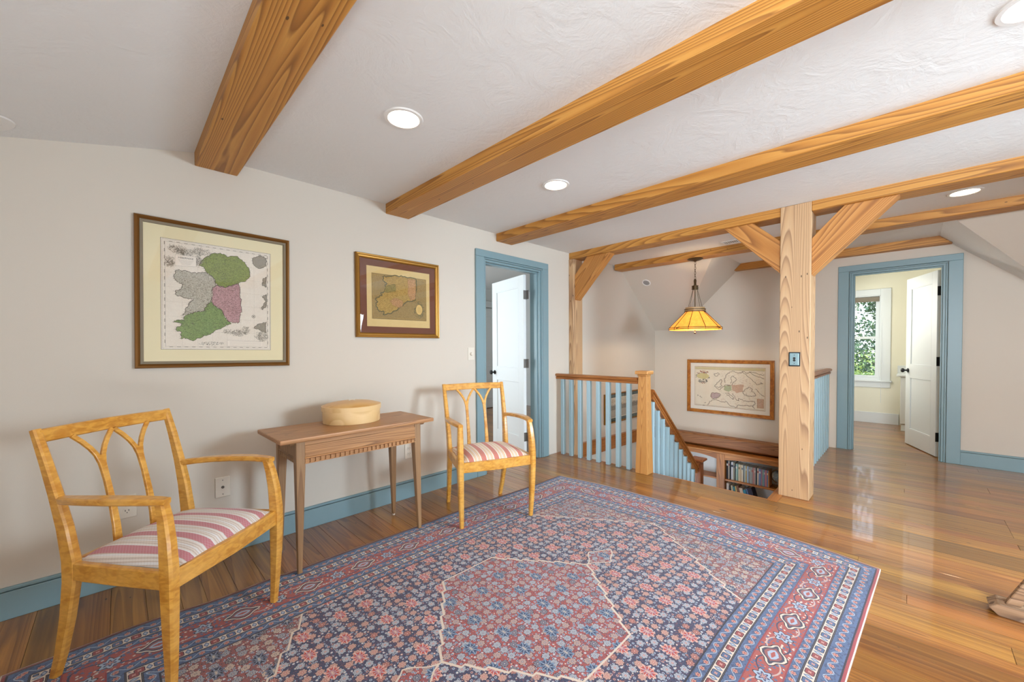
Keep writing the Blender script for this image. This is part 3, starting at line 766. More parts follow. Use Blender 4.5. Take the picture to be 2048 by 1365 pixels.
    field = L(po.lt(0.0)*(1.0-m_in), field, fred)
    field = L((po.abs()).lt(0.0032)*(1.0-m_in), field, cream)
    field = L(m_ol, field, cream)
    field = L(1.0-s_in, field, fspan)
    field = L(s_ol, field, cream)
    # ---------- borders
    def local(c0, period):
        a = ((s*(1/period)).frac()-0.5)*period; idx = (s*(1/period)).floor(); b = d-c0
        return a, b, (idx*0.5).frac().gt(0.25)
    def guard(c0):
        a, b, alt = local(c0, 0.040)
        r = (a*a+b*b).sqrt(); an = b.atan2(a)
        wave_ = (b - (s*78.5).sin()*0.012).abs().lt(0.0022)
        col = L(N.noise(P2, 90.0, 1, 0.5).gt(0.56)*0.6, blue, navy)
        col = L(wave_, col, lblue)
        rr = r + (an*6.0).cos()*0.002
        col = L(rr.lt(0.0105), col, dark); col = L(rr.lt(0.009), col, pink); col = L(rr.lt(0.004), col, red)
        return col
    def creamband(c0):
        a, b, alt = local(c0, 0.056)
        r = (a*a+b*b).sqrt(); an = b.atan2(a); rr = r + (an*4.0).cos()*0.002
        a2 = a.abs()-0.028; r2 = (a2*a2+b*b).sqrt()
        col = L(((a2.abs()+b.abs()*0.6).lt(0.010)), cream, blue)
        col = L((a2.abs()+b.abs()*0.6).lt(0.006), col, lblue)
        col = L(rr.lt(0.0175), col, dark); c_in = L(alt, S(150, 62, 62), blue); k = rr.lt(0.0150)
        col = N.mix(k, col, c_in); col = L(rr.lt(0.0055), col, pink)
        col = L(((b.abs()-0.0205).abs()).lt(0.0018), col, dark)
        return col
    a, b_, alt = local(0.2175, 0.285)
    main = L(rb.lt(0.0055)*cb[0].gt(0.45), red, blue); main = L(rb.lt(0.0045)*cb[1].gt(0.72), main, cream)
    main = L((((s*22.05).sin()*0.040 - b_).abs()).lt(0.0030), main, S(60, 60, 90))
    main = L((((s*22.05).sin()*-0.040 - b_).abs()).lt(0.0030), main, S(200, 170, 160))
    dm = a.abs()*(1/0.078)+b_.abs()*(1/0.056) + (a*160.0).cos()*0.05
    for th, cc_ in ((1.0, dark), (0.92, cream), (0.78, S(60, 60, 80)), (0.62, S(150, 84, 84)), (0.42, lblue), (0.22, red)): main = L(dm.lt(th), main, cc_)
    a3 = a.abs()-0.1425; r3 = (a3*a3+b_*b_).sqrt(); an3 = b_.atan2(a3); r3 = r3+(an3*6.0).cos()*0.006
    for th, cc_ in ((0.032, dark), (0.028, lblue), (0.016, S(60, 70, 110)), (0.008, pink)): main = L(r3.lt(th), main, cc_)
    bands = [(0.004, cream), (0.014, S(150, 50, 54)), (0.020, dark), (0.074, guard(0.050)), (0.077, dark), (0.122, creamband(0.0995)), (0.125, dark), (0.158, guard(0.1415)), (0.163, S(150, 50, 54)), (0.272, main), (0.277, S(150, 50, 54)), (0.322, guard(0.2995)), (0.325, dark), (0.370, creamband(0.3475)), (0.373, dark), (0.412, guard(0.3925)), (0.418, dark)]
    col = field
    for th, c in reversed(bands): col = N.mix(d.lt(th), col, c)
    # abrash and wear
    ab = N.noise(P2, 1.3, 3, 0.6); kn = N.noise(P2, 300.0, 2, 0.6)
    hs = N.n('ShaderNodeHueSaturation'); N.link(col, hs.inputs['Color']); N.link((ab*0.3+kn*0.5+0.48).s, hs.inputs['Value']); hs.inputs['Saturation'].default_value = 0.96
    col = N.mix((kn*0.16), hs.outputs[0], S(168, 158, 162))
    N.color(col); N.set(Roughness=0.95, Sheen_Weight=0.2); N.b.inputs['Specular IOR Level'].default_value = 0.1
    N.bump(kn, 0.3, 0.003)
    return N.mat
M['rug'] = rug_material()
M['selvedge'] = flat('cream_rug_selvedge', S(196, 176, 164), 0.9)
def lerp(a, b, t): return a+(b-a)*t
def interp(tab, t):
    for (a, va), (b, vb) in zip(tab, tab[1:]):
        if t <= b: return lerp(va, vb, (t-a)/(b-a)) if b > a else va
    return tab[-1][1]
def smoothi(tab, t):
    return sum(interp(tab, min(max(t+k*0.02, tab[0][0]), tab[-1][0])) for k in (-2, -1, 0, 1, 2))/5
NXR, NYR = 110, 76
left_e = [(-0.35, -0.530), (-0.2, -0.515), (0.0, -0.503), (0.25, -0.528), (0.45, -0.530), (0.97, -0.521), (1.4, -0.530), (1.9, -0.522), (2.5, -0.556), (3.1, -0.556)]
right_e = [(-0.35, -2.74), (1.8, -2.748), (2.4, -2.776), (2.9, -2.80), (3.1, -2.80)]
far_e = [(0.0, 2.950), (0.18, 3.020), (0.4, 3.036), (0.56, 3.040), (0.75, 3.020), (0.9, 2.98), (1.0, 2.915)]
bm = bmesh.new(); uvl = bm.loops.layers.uv.new('UVMap'); grid = []
for i in range(NXR+1):
    rowv = []
    for j in range(NYR+1):
        t = j/NYR; s_ = i/NXR
        xe = smoothi(far_e, t); x_ = lerp(-0.335, xe, s_)
        yl, yr = smoothi(left_e, x_), smoothi(right_e, x_)
        y_ = lerp(yl, yr, t)
        z_ = 0.009 + 0.0012*math.sin(x_*5+1)*math.sin(y_*6)
        # gentle ripples close to the long left edge near the chair
        if x_ < 0.6: z_ += 0.006*math.exp(-((y_+0.56)/0.10)**2)*(0.5+0.5*math.sin(x_*14))
        rowv.append(bm.verts.new((x_-1.3, y_+1.65, z_)))
    grid.append(rowv)
for i in range(NXR):
    for j in range(NYR):
        f = bm.faces.new((grid[i][j], grid[i][j+1], grid[i+1][j+1], grid[i+1][j])); f.smooth = True
        for lp, (a, b_) in zip(f.loops, ((i, j), (i, j+1), (i+1, j+1), (i+1, j))): lp[uvl].uv = (a/NXR*3.30, b_/NYR*2.24)
# skirt down to the floor
per = [grid[i][0] for i in range(NXR+1)] + [grid[NXR][j] for j in range(1, NYR+1)] + [grid[i][NYR] for i in range(NXR-1, -1, -1)] + [grid[0][j] for j in range(NYR-1, 0, -1)]
low = [bm.verts.new((p.co.x, p.co.y, 0.0005)) for p in per]
for k in range(len(per)):
    f = bm.faces.new((per[k], low[k], low[(k+1) % len(per)], per[(k+1) % len(per)])); f.material_index = 1
bmesh.ops.recalc_face_normals(bm, faces=bm.faces)
rug = obj('area_rug', bm, [M['rug'], M['selvedge']], None)
rug.location = (1.3, -1.65, 0)
tag(rug, 'large red and navy patterned rug with a stepped medallion, lying on the pine floor', 'rug')

# ================================================================== ARMCHAIRS
def fabric(name, red, cream, tan, white):
    N = NT(name); t = N.n('ShaderNodeTexCoord'); x, y, z = N.xyz(t.outputs['Object'])
    n = N.noise(N.comb(x*3, y*3, 0.0), 1.0, 1)
    f = ((x+0.018+n*0.004)*(1/0.092)).frac()
    e = cream
    stops = [(0.0, red), (0.36, white), (0.42, cream), (0.47, tan), (0.53, cream), (0.58, tan), (0.62, white), (0.70, tan), (0.75, cream), (0.80, tan), (0.86, cream), (0.92, white), (0.97, tan)]
    col = N.ramp(f, stops, True)
    th = ((y*520.0).sin()*(x*520.0).sin())
    col = N.mix((th*0.10+0.10).clamp(), col, white)
    fine = ((x*240.0).frac()).lt(0.3)
    col = N.mix(fine*0.25, col, tan)
    N.color(col); N.set(Roughness=0.9, Sheen_Weight=0.2); N.b.inputs['Specular IOR Level'].default_value = 0.15
    N.bump(th, 0.25, 0.001); return N.mat
M['fabric_red'] = fabric('brick_striped_fabric', S(196, 104, 92), S(230, 214, 190), S(214, 178, 140), S(232, 228, 226))
M['fabric_pink'] = fabric('rose_striped_fabric', S(188, 108, 122), S(226, 218, 212), S(200, 186, 176), S(226, 226, 228))
def armchair(label, x, y, rz, fab, zf):
    c = thing('armchair', label, 'chair', (x, y, 0), rz, group=None)
    B = M['birch']
    def P(name, bm, mat=B, **k): return obj(name, bm, mat, c, world=False, smooth=True, **k)
    for s in (-1, 1):
        # rear leg running up into the back stile
        z0 = 0.0
        path = [(s*0.222, 0.322, 0.0), (s*0.226, 0.285, 0.10), (s*0.230, 0.248, 0.24), (s*0.232, 0.224, 0.38), (s*0.233, 0.222, 0.46), (s*0.236, 0.240, 0.58), (s*0.240, 0.268, 0.70), (s*0.243, 0.302, 0.82), (s*0.245, 0.340, 0.938)]
        sec = [(0.027, 0.030), (0.029, 0.036), (0.031, 0.045), (0.032, 0.056), (0.032, 0.057), (0.031, 0.049), (0.030, 0.040), (0.028, 0.033), (0.026, 0.026)]
        P('leg', sweep(path, sec, (1, 0, 0)))
        # front leg running up to the arm
        path = [(s*0.258, -0.196, zf), (s*0.262, -0.202, 0.12), (s*0.266, -0.206, 0.26), (s*0.268, -0.208, 0.40), (s*0.268, -0.208, 0.47), (s*0.266, -0.202, 0.56), (s*0.262, -0.190, 0.64), (s*0.258, -0.174, 0.697)]
        sec = [(0.026, 0.028), (0.031, 0.036), (0.036, 0.046), (0.040, 0.053), (0.040, 0.053), (0.038, 0.048), (0.036, 0.041), (0.033, 0.034)]
        P('leg', sweep(path, sec, (1, 0, 0)))
        # arm: bowed outward, slightly arched
        path = [(s*0.236, 0.262, 0.680), (s*0.254, 0.190, 0.688), (s*0.268, 0.100, 0.695), (s*0.274, 0.0, 0.700), (s*0.272, -0.09, 0.702), (s*0.264, -0.165, 0.700), (s*0.259, -0.197, 0.698)]
        sec = [(0.026, 0.028), (0.036, 0.026), (0.046, 0.024), (0.050, 0.024), (0.047, 0.024), (0.040, 0.024), (0.034, 0.022)]
        P('arm', sweep(path, sec, (1, 0, 0)))
        # side rail
        P('seat_rail', sweep([(s*0.262, -0.19, 0.421), (s*0.250, 0.02, 0.421), (s*0.234, 0.212, 0.421)], [(0.024, 0.068)]*3, (1, 0, 0)))
    P('seat_rail', sweep([(-0.256, -0.208, 0.421), (0.0, -0.222, 0.421), (0.256, -0.208, 0.421)], [(0.068, 0.024)]*3, (0, 0, 1), 0.12))
    P('seat_rail', sweep([(-0.226, 0.224, 0.421), (0.226, 0.224, 0.421)], [(0.068, 0.022)]*2, (0, 0, 1), 0.12))
    P('top_rail', sweep([(-0.242, 0.334, 0.913), (-0.12, 0.343, 0.915), (0.0, 0.346, 0.916), (0.12, 0.343, 0.915), (0.242, 0.334, 0.913)], [(0.050, 0.022)]*5, (0, 0, 1), 0.2))
    yb = lambda z: interp([(0.40, 0.222), (0.46, 0.222), (0.58, 0.240), (0.70, 0.268), (0.82, 0.302), (0.90, 0.330)], z)
    for s in (-1, 1):
        bm = bmesh.new()
        xs = s*0.074
        sweep([(xs, yb(z), z) for z in (0.43, 0.52, 0.61, 0.70, 0.76, 0.80)], [(0.030, 0.014), (0.026, 0.014), (0.023, 0.014), (0.021, 0.014), (0.024, 0.014), (0.030, 0.014)], (1, 0, 0), 0.15, bm)
        for e in (-1, 1):
            xt = xs+e*0.070
            pts = []
            for t in (0.0, 0.25, 0.5, 0.75, 1.0):
                z = lerp(0.775, 0.894, t); xx_ = xs + e*0.006 + (xt-xs-e*0.006)*(t**1.7)
                pts.append((xx_, yb(z), z))
            sweep(pts, [(0.016, 0.0135)]*5, (1, 0, 0), 0.15, bm)
        P('splat', bm)
    # domed drop-in seat
    bm = bmesh.new(); n = 18; g_ = []
    for i in range(n+1):
        r_ = []
        for j in range(n+1):
            a, b_ = i/n*2-1, j/n*2-1
            hw = lerp(0.252, 0.222, (b_+1)/2)
            xx_, yy_ = a*hw, lerp(-0.212, 0.212, (b_+1)/2)
            ed = (1-abs(a)**4)*(1-abs(b_)**4)
            z_ = 0.452+0.052*ed**0.55*(0.75+0.25*(1-a*a)*(1-b_*b_)) + 0.0015*math.sin(a*9+b_*3)
            if b_ < -0.9: z_ += 0.004*math.sin(a*5)
            r_.append(bm.verts.new((xx_, yy_, z_)))
        g_.append(r_)
    for i in range(n):
        for j in range(n): bm.faces.new((g_[i][j], g_[i+1][j], g_[i+1][j+1], g_[i][j+1]))
    cs = obj('seat_cushion', bm, fab, c, world=False, smooth='all')
    return c
armchair('birch armchair with rose and white striped seat, beside the table by the larger map', 0.184, -0.767, 0.691, M['fabric_pink'], 0.011)
armchair('birch armchair with brick-red and cream striped seat, in front of the bedroom doorway', 1.934, -0.691, -0.378, M['fabric_red'], 0.011)

# ================================================================== SIDE TABLE
TX, TY = 1.045, -0.405
tb = thing('side_table', 'narrow weathered pine side table with tapered legs and dentil trim, against the wall', 'table', (TX, TY, 0), math.radians(0.8))
def PT(name, bm, mat, **k): return obj(name, bm, mat, tb, world=False, **k)
PT('tabletop', box(-0.470, 0.470, -0.215, 0.225, 0.728, 0.752, 0.006, 2), M['table'])
for sx in (-1, 1):
    PT('cleat', prism([(-0.19, 0.728), (0.19, 0.728), (0.17, 0.710), (-0.17, 0.710)], 'x', sx*0.402-0.012, sx*0.402+0.012), M['table_leg'])
    for sy in (-1, 1):
        x1, y1 = sx*0.385, sy*0.182   # outer corner of the leg block
        def sq(w_): return [(x1, y1), (x1-sx*w_, y1), (x1-sx*w_, y1-sy*w_), (x1, y1-sy*w_)]
        bm = bmesh.new(); rings = []
        for z, w_ in ((0.012, 0.022), (0.585, 0.046), (0.728, 0.046)):
            rings.append([bm.verts.new((px, py, z)) for px, py in sq(w_)])
        for A, B in zip(rings, rings[1:]):
            for k in range(4): bm.faces.new((A[k], A[(k+1) % 4], B[(k+1) % 4], B[k]))
        bm.faces.new(rings[0]); bm.faces.new(rings[-1])
        bmesh.ops.recalc_face_normals(bm, faces=bm.faces); bmesh.ops.bevel(bm, geom=list(bm.edges), offset=0.002, segments=1, affect='EDGES')
        lg = PT('leg', bm, M['table_leg'])
        cxl, cyl = x1-sx*0.011, y1-sy*0.011
        zf = 0.011 if sy < 0 else 0.0
        obj('foot_glide', lathe([(0, zf), (0.008, zf), (0.009, 0.013), (0, 0.013)], 10, cxl, cyl), M['plate'], lg, world=False)
for sy in (-1, 1):
    yy = sy*0.170
    PT('apron', box(-0.345, 0.345, yy-0.009, yy+0.009, 0.635, 0.728, 0.001), M['table'])
for sx in (-1, 1):
    xx = sx*0.370
    PT('apron', box(xx-0.009, xx+0.009, -0.14, 0.14, 0.635, 0.728, 0.001), M['table_leg'])
PT('drawer_front', box(-0.341, 0.341, -0.184, -0.178, 0.640, 0.703, 0.001), M['table'])
PT('bead_strip', box(-0.343, 0.343, -0.1865, -0.176, 0.6285, 0.6385, 0.003), M['table'])
PT('bead_strip', box(-0.383, -0.372, -0.138, 0.138, 0.6285, 0.6385, 0.003), M['table_leg'])
bm = bmesh.new(); n = 25
for k in range(n):
    a = -0.341+0.682*k/n
    bm_box(bm, a, a+0.0175, -0.186, -0.165, 0.606, 0.628)
bm_box(bm, -0.341, 0.341, -0.178, -0.165, 0.604, 0.628); bm_box(bm, -0.343, 0.343, -0.186, -0.165, 0.6025, 0.607)
PT('dentil_trim', bm, M['table'], kind='stuff')
bm = bmesh.new()
for k in range(11):
    a = -0.136+0.272*k/11; bm_box(bm, -0.383, -0.365, a, a+0.0155, 0.606, 0.628)
bm_box(bm, -0.376, -0.365, -0.136, 0.136, 0.604, 0.628)
PT('dentil_trim', bm, M['table_leg'], kind='stuff')

bx = thing('bentwood_box', 'round pale bentwood box with a domed lid, on the narrow side table', 'box', (1.083, -0.312, 0.752), math.radians(0.8))
obj('body', lathe([(0, 0), (0.172, 0), (0.174, 0.002), (0.174, 0.086), (0.170, 0.088), (0, 0.088)], 56, ax=1.02, ay=0.96), M['box_side'], bx, world=False, smooth=True)
obj('lid_band', lathe([(0.1745, 0.079), (0.1805, 0.079), (0.1812, 0.107), (0.179, 0.109), (0.170, 0.1085), (0.170, 0.079)], 56, ax=1.02, ay=0.96), M['box_side'], bx, world=False, smooth=True)
obj('lid', lathe([(0.176, 0.109), (0.16, 0.116), (0.12, 0.126), (0.07, 0.133), (0.03, 0.135), (0.0, 0.1355)], 56, ax=1.02, ay=0.96), M['box_lid'], bx, world=False, smooth=True)
obj('rope_pull', tube(bmesh.new(), [(-0.018, 0.004, 0.134), (-0.012, 0.002, 0.140), (0, 0, 0.142), (0.012, -0.002, 0.140), (0.018, -0.006, 0.134)], 0.003, 6), M['plate'], bx, world=False, smooth=True)

# ================================================================== FRAMED MAPS
def frame_ring(w0, w1, h0, h1, fw, depth, prof):
    """mitred picture frame in local (s, t) plane, projecting towards +n. prof: list of (inset, height)"""
    bm = bmesh.new(); rings = []
    for ins, hgt in prof:
        rings.append([bm.verts.new(p) for p in ((w0+ins, h0+ins, hgt), (w1-ins, h0+ins, hgt), (w1-ins, h1-ins, hgt), (w0+ins, h1-ins, hgt))])
    for A, B in zip(rings, rings[1:]):
        for k in range(4): bm.faces.new((A[k], A[(k+1) % 4], B[(k+1) % 4], B[k]))
    bmesh.ops.recalc_face_normals(bm, faces=bm.faces); return bm
def sheet(x0, x1, y0, y1, z0, z1): return box(x0, x1, y0, y1, z0, z1)
def poly_bm(bm, pts, z, mi=0):
    vs_ = [bm.verts.new((p[0], p[1], z)) for p in pts]
    from mathutils.geometry import tessellate_polygon
    for tri in tessellate_polygon([[Vector((p[0], p[1], 0)) for p in pts]]):
        f = bm.faces.new([vs_[i] for i in tri]); f.normal_update()
        if f.normal.z < 0: f.normal_flip()
        f.material_index = mi
def rough(pts, amp, rg, closed=True, sub=4):
    """coastline wobble"""
    out = []; n = len(pts)
    for i in range(n if closed else n-1):
        a = Vector(pts[i]); b_ = Vector(pts[(i+1) % n]); L_ = (b_-a).length
        nrm = Vector((-(b_-a).y, (b_-a).x)).normalized() if L_ > 0 else Vector((0, 0))
        for k in range(sub):
            p = a.lerp(b_, k/sub)
            if k: p += nrm*rg.uniform(-amp, amp)
            out.append((p.x, p.y))
    if not closed: out.append(tuple(pts[-1]))
    return out
def stroke(bm, pts, w_, z, mi=0, closed=True):
    n = len(pts); vs_ = []
    for i in range(n):
        p = Vector(pts[i]); q0 = Vector(pts[i-1] if (closed or i > 0) else pts[i]); q1 = Vector(pts[(i+1) % n] if (closed or i < n-1) else pts[i])
        t = (q1-q0)
        if t.length < 1e-9: t = Vector((1, 0))
        t.normalize(); nr = Vector((-t.y, t.x))*w_/2
        vs_.append((bm.verts.new((p.x+nr.x, p.y+nr.y, z)), bm.verts.new((p.x-nr.x, p.y-nr.y, z))))
    for i in range(n if closed else n-1):
        a, b_ = vs_[i], vs_[(i+1) % n]
        f = bm.faces.new((a[0], a[1], b_[1], b_[0])); f.normal_update()
        if f.normal.z < 0: f.normal_flip()
        f.material_index = mi
def rect(bm, x0, x1, y0, y1, z, mi=0, w_=None):
    p = [(x0, y0), (x1, y0), (x1, y1), (x0, y1)]
    if w_: stroke(bm, p, w_, z, mi)
    else: poly_bm(bm, p, z, mi)
def scribble(bm, cx, cy, rx, ry, n, rg, w_, z, mi):
    for _ in range(n):
        a = rg.uniform(0, 6.28); r_ = math.sqrt(rg.random()); x_ = cx+rx*r_*math.cos(a); y_ = cy+ry*r_*math.sin(a)
        b0 = rg.uniform(0, 6.28); rr = rg.uniform(0.15, 0.45)*min(rx, ry)
        pts = [(x_+rr*math.cos(b0+t*0.6)*(1-t*0.08), y_+rr*math.sin(b0+t*0.6)*(1-t*0.08)) for t in range(5)]
        stroke(bm, pts, w_*rg.uniform(0.7, 1.5), z, mi, False)
def framed(name, label, origin, rot, group=None):
    t = bpy.data.objects.new(name, None); C.objects.link(t)
    t.matrix_world = rot; tag(t, label, 'picture', group); return t
def wallframe(x, z, tilt=0.0):   # picture hung on the left wall, local x right, y up, z out of the wall
    R = Matrix(((1, 0, 0), (0, 0, -1), (0, 1, 0))).to_4x4()
    return Matrix.Translation((x, -0.001, z)) @ R @ Matrix.Rotation(tilt, 4, 'Z')
def farframe(y, z, tilt=0.0):    # on the far wall, local x = -y world
    R = Matrix(((0, 0, -1), (-1, 0, 0), (0, 1, 0))).to_4x4()
    return Matrix.Translation((XF-0.001, y, z)) @ R @ Matrix.Rotation(tilt, 4, 'Z')
ink, inkb = flat('map_ink', S(78, 70, 60), 0.9), flat('map_ink_brown', S(96, 74, 44), 0.9)
def PF(t, name, bm, mat, **k): return obj(name, bm, mat, t, world=False, **k)
PROF = lambda fw: [(0.0, 0.0), (0.0, 0.016), (0.003, 0.020), (fw*0.35, 0.024), (fw*0.5, 0.020), (fw*0.62, 0.021), (fw*0.9, 0.015), (fw, 0.012), (fw, 0.004)]

# ---- larger map: an island in four tinted provinces
rg = random.Random(11)
X0, Z0 = 0.433, 1.534
t = framed('framed_map', 'larger framed antique map of an island in green, pink and grey, gold-brown frame', None, wallframe(X0, Z0, math.radians(-0.75)))
Wd, Hd = 0.370, 0.410
PF(t, 'frame', frame_ring(-Wd, Wd, -Hd, Hd, 0.03, 0.024, [(0, 0), (0, 0.016), (0.003, 0.022), (0.012, 0.024), (0.020, 0.018), (0.022, 0.016)]), M['gold_dark'])
PF(t, 'frame_liner', frame_ring(-Wd, Wd, -Hd, Hd, 0.03, 0.024, [(0.022, 0.018), (0.026, 0.019), (0.034, 0.015), (0.036, 0.006)]), M['frame_grey'])
PF(t, 'mat_board', box(-Wd+0.034, Wd-0.034, -Hd+0.034, Hd-0.034, 0.002, 0.006), M['mat_cream'])
M1 = { 'rects':[(106,1918),(774,1902),(760,1148),(93,1164),(174,1845),(701,1833),(689,1221),(164,1231),(192,1827),(682,1813),(671,1240),(183,1246)],'ulster':[(336,1711),(360,1756),(398,1789),(439,1800),(480,1783),(523,1794),(560,1763),(583,1726),(586,1678),(565,1651),(537,1640),(527,1627),(504,1620),(464,1599),(438,1602),(420,1604),(411,1633),(389,1662),(368,1678),(360,1703)],'connacht':[(237,1672),(265,1672),(311,1667),(347,1671),(365,1678),(389,1662),(411,1633),(416,1607),(397,1590),(394,1562),(393,1532),(387,1508),(368,1484),(355,1452),(313,1442),(284,1429),(255,1420),(272,1447),(285,1485),(309,1517),(274,1518),(234,1533),(229,1554),(257,1572),(263,1594),(236,1613),(225,1634)],'leinster':[(416,1607),(438,1602),(464,1599),(504,1620),(520,1630),(533,1600),(529,1559),(539,1528),(538,1472),(530,1431),(523,1391),(493,1386),(467,1400),(448,1435),(436,1465),(405,1486),(393,1509),(397,1563),(397,1590)],'munster':[(355,1452),(368,1484),(387,1508),(405,1486),(436,1465),(448,1435),(467,1400),(486,1385),(454,1365),(415,1344),(390,1324),(353,1308),(304,1277),(275,1292),(247,1291),(253,1321),(228,1339),(237,1357),(265,1373),(215,1382),(237,1394),(266,1395),(260,1410),(284,1429),(313,1442)],'b1':[(602,1794),(637,1816),(677,1806),(676,1756),(636,1734),(608,1754)],'b2':[(656,1670),(675,1689),(674,1622),(652,1628)],'b3':[(651,1562),(673,1576),(672,1505),(650,1475),(643,1487),(669,1530)],'b4':[(602,1361),(630,1387),(670,1401),(669,1330),(637,1346)],'pts':[(233,1758),(325,1758),(324,1702),(231,1696),(465,1282),(646,1276),(646,1242),(465,1247),(601,1431),(461,1788),(197,1799),(352,1800),(273,1787),(210,1726),(336,1745),(519,1327),(643,1305),(560,1344),(389,1262),(466,1333),(412,1510)],}
def loc(P, dx=0.0): return [((a/1000-X0)-(b/1000-Z0)*math.tan(math.radians(-0.75))*-1*0 , b/1000-Z0) for a, b in P]
# undo the hanging tilt so that the print is square in its frame
def sq_(P, X0, Z0, tl):
    c, s_ = math.cos(-tl), math.sin(-tl)
    return [(((a/1000-X0)*c-(b/1000-Z0)*s_), ((a/1000-X0)*s_+(b/1000-Z0)*c)) for a, b in P]
q = lambda P: sq_(P, X0, Z0, math.radians(-0.75))
paper1 = paper('map_paper', S(234, 226, 212), S(216, 204, 188), 14)
r_ = q(M1['rects']); ix0, ix1 = (r_[4][0]+r_[7][0])/2, (r_[5][0]+r_[6][0])/2; iz0, iz1 = (r_[6][1]+r_[7][1])/2, (r_[4][1]+r_[5][1])/2
mp = PF(t, 'map_sheet', box(ix0, ix1, iz0, iz1, 0.0058, 0.0066), paper1)
bm = bmesh.new(); zz = 0.0067
mats = [ink, engraved('tint_green', S(142, 156, 84), S(84, 92, 52)), engraved('tint_grey', S(196, 190, 174), S(120, 112, 98)), engraved('tint_pink', S(196, 156, 158), S(120, 84, 88)), engraved('tint_green_south', S(136, 160, 100), S(80, 98, 62)), engraved('engraving_grey', S(176, 168, 152), S(92, 84, 74), 140, 0.5), flat('map_label_paper', S(234, 224, 210), 0.9)]
e = 0.006
rect(bm, ix0, ix1, iz0, iz1, zz, 0, 0.0022)
rect(bm, ix0+e, ix1-e, iz0+e, iz1-e, zz, 0, 0.0008)
rect(bm, ix0+e+0.012, ix1-e-0.012, iz0+e+0.010, iz1-e-0.010, zz, 0, 0.0010)
n = 30
for k in range(n):   # graduated scale bars of the border
    if k % 2: 
        a = lerp(ix0+e+0.012, ix1-e-0.012, k/n); rect(bm, a, a+(ix1-ix0)/n*0.9, iz1-e-0.0095, iz1-e-0.007, zz, 5); rect(bm, a, a+(ix1-ix0)/n*0.9, iz0+e+0.007, iz0+e+0.0095, zz, 5)
        b_ = lerp(iz0+e+0.01, iz1-e-0.01, k/n); rect(bm, ix0+e+0.008, ix0+e+0.011, b_, b_+(iz1-iz0)/n*0.9, zz, 5); rect(bm, ix1-e-0.011, ix1-e-0.008, b_, b_+(iz1-iz0)/n*0.9, zz, 5)
for k in range(1, 7):
    a = lerp(ix0+0.02, ix1-0.02, k/7); stroke(bm, [(a, iz0+0.02), (a, iz1-0.02)], 0.0004, zz, 5, False)
    b_ = lerp(iz0+0.02, iz1-0.02, k/7); stroke(bm, [(ix0+0.02, b_), (ix1-0.02, b_)], 0.0004, zz, 5, False)
for key, mi in (('ulster', 1), ('connacht', 2), ('leinster', 3), ('munster', 4), ('b1', 5), ('b2', 5), ('b3', 5), ('b4', 5)):
    P = rough(q(M1[key]), 0.0042, rg, True, 5)
    poly_bm(bm, P, zz+0.0001*mi, mi); stroke(bm, P, 0.0024, zz+0.0009, 0)
    cxm = sum(p[0] for p in P)/len(P); cym = sum(p[1] for p in P)/len(P)
    for _ in range(150 if mi < 5 else 10):
        k = rg.randrange(len(P)); tt = rg.random()**0.5; px, py = cxm+(P[k][0]-cxm)*tt*0.92, cym+(P[k][1]-cym)*tt*0.92
        stroke(bm, [(px, py), (px+rg.uniform(0.004, 0.010), py+rg.uniform(-.003, .003))], 0.0010, zz+0.0009, 0, False)
    for k in range(0, len(P), 2):   # shore hachures
        px, py = P[k]; L_ = rg.uniform(0.004, 0.011); sg = 1 if px > cxm else -1
        stroke(bm, [(px, py), (px+sg*L_, py)], 0.0009, zz, 0, False)
pp = q(M1['pts'])
for i in (10, 11, 12, 13, 14): scribble(bm, pp[i][0]+(0.045 if i == 10 else 0), pp[i][1]-0.010, 0.040 if i < 13 else 0.02, 0.022 if i < 13 else 0.03, 90, rg, 0.0012, zz+0.0002, 5); scribble(bm, pp[i][0]+(0.045 if i == 10 else 0), pp[i][1]-0.010, 0.036 if i < 13 else 0.018, 0.018, 30, rg, 0.0009, zz+0.0003, 0)
for i, rx, ry, nn in ((15, 0.035, 0.018, 90), (16, 0.03, 0.03, 80), (17, 0.018, 0.026, 70), (18, 0.06, 0.010, 90), (19, 0.025, 0.014, 50)):
    scribble(bm, pp[i][0], pp[i][1], rx, ry, nn, rg, 0.0011, zz+0.0002, 5); scribble(bm, pp[i][0], pp[i][1], rx*0.9, ry*0.9, nn//3, rg, 0.0009, zz+0.0003, 0)
poly_bm(bm, pp[0:4], zz+0.0004, 6); stroke(bm, pp[0:4], 0.0008, zz+0.0005, 0)
poly_bm(bm, pp[4:8], zz+0.0004, 6); stroke(bm, pp[4:8], 0.0006, zz+0.0005, 0)
for k in range(6):
    y_ = pp[0][1]-0.026-0.005*k; stroke(bm, [(pp[0][0]+0.012+0.003*k, y_), (pp[1][0]-0.012-0.003*k, y_)], 0.0008, zz+0.0006, 5, False)
for k in range(5):
    y_ = pp[4][1]-0.006-0.006*k; stroke(bm, [(pp[4][0]+0.01, y_), (pp[5][0]-0.006, y_)], 0.0007, zz+0.0006, 5, False)
cxx, cyy = pp[8]
stroke(bm, [(cxx+0.009*math.cos(k*0.524), cyy+0.009*math.sin(k*0.524)) for k in range(12)], 0.0012, zz+0.0004, 0)
for k in range(8): stroke(bm, [(cxx, cyy), (cxx+0.011*math.cos(k*0.785), cyy+0.011*math.sin(k*0.785))], 0.0012, zz+0.0004, 0, False)
PF(t, 'map_print', bm, mats, kind='stuff')
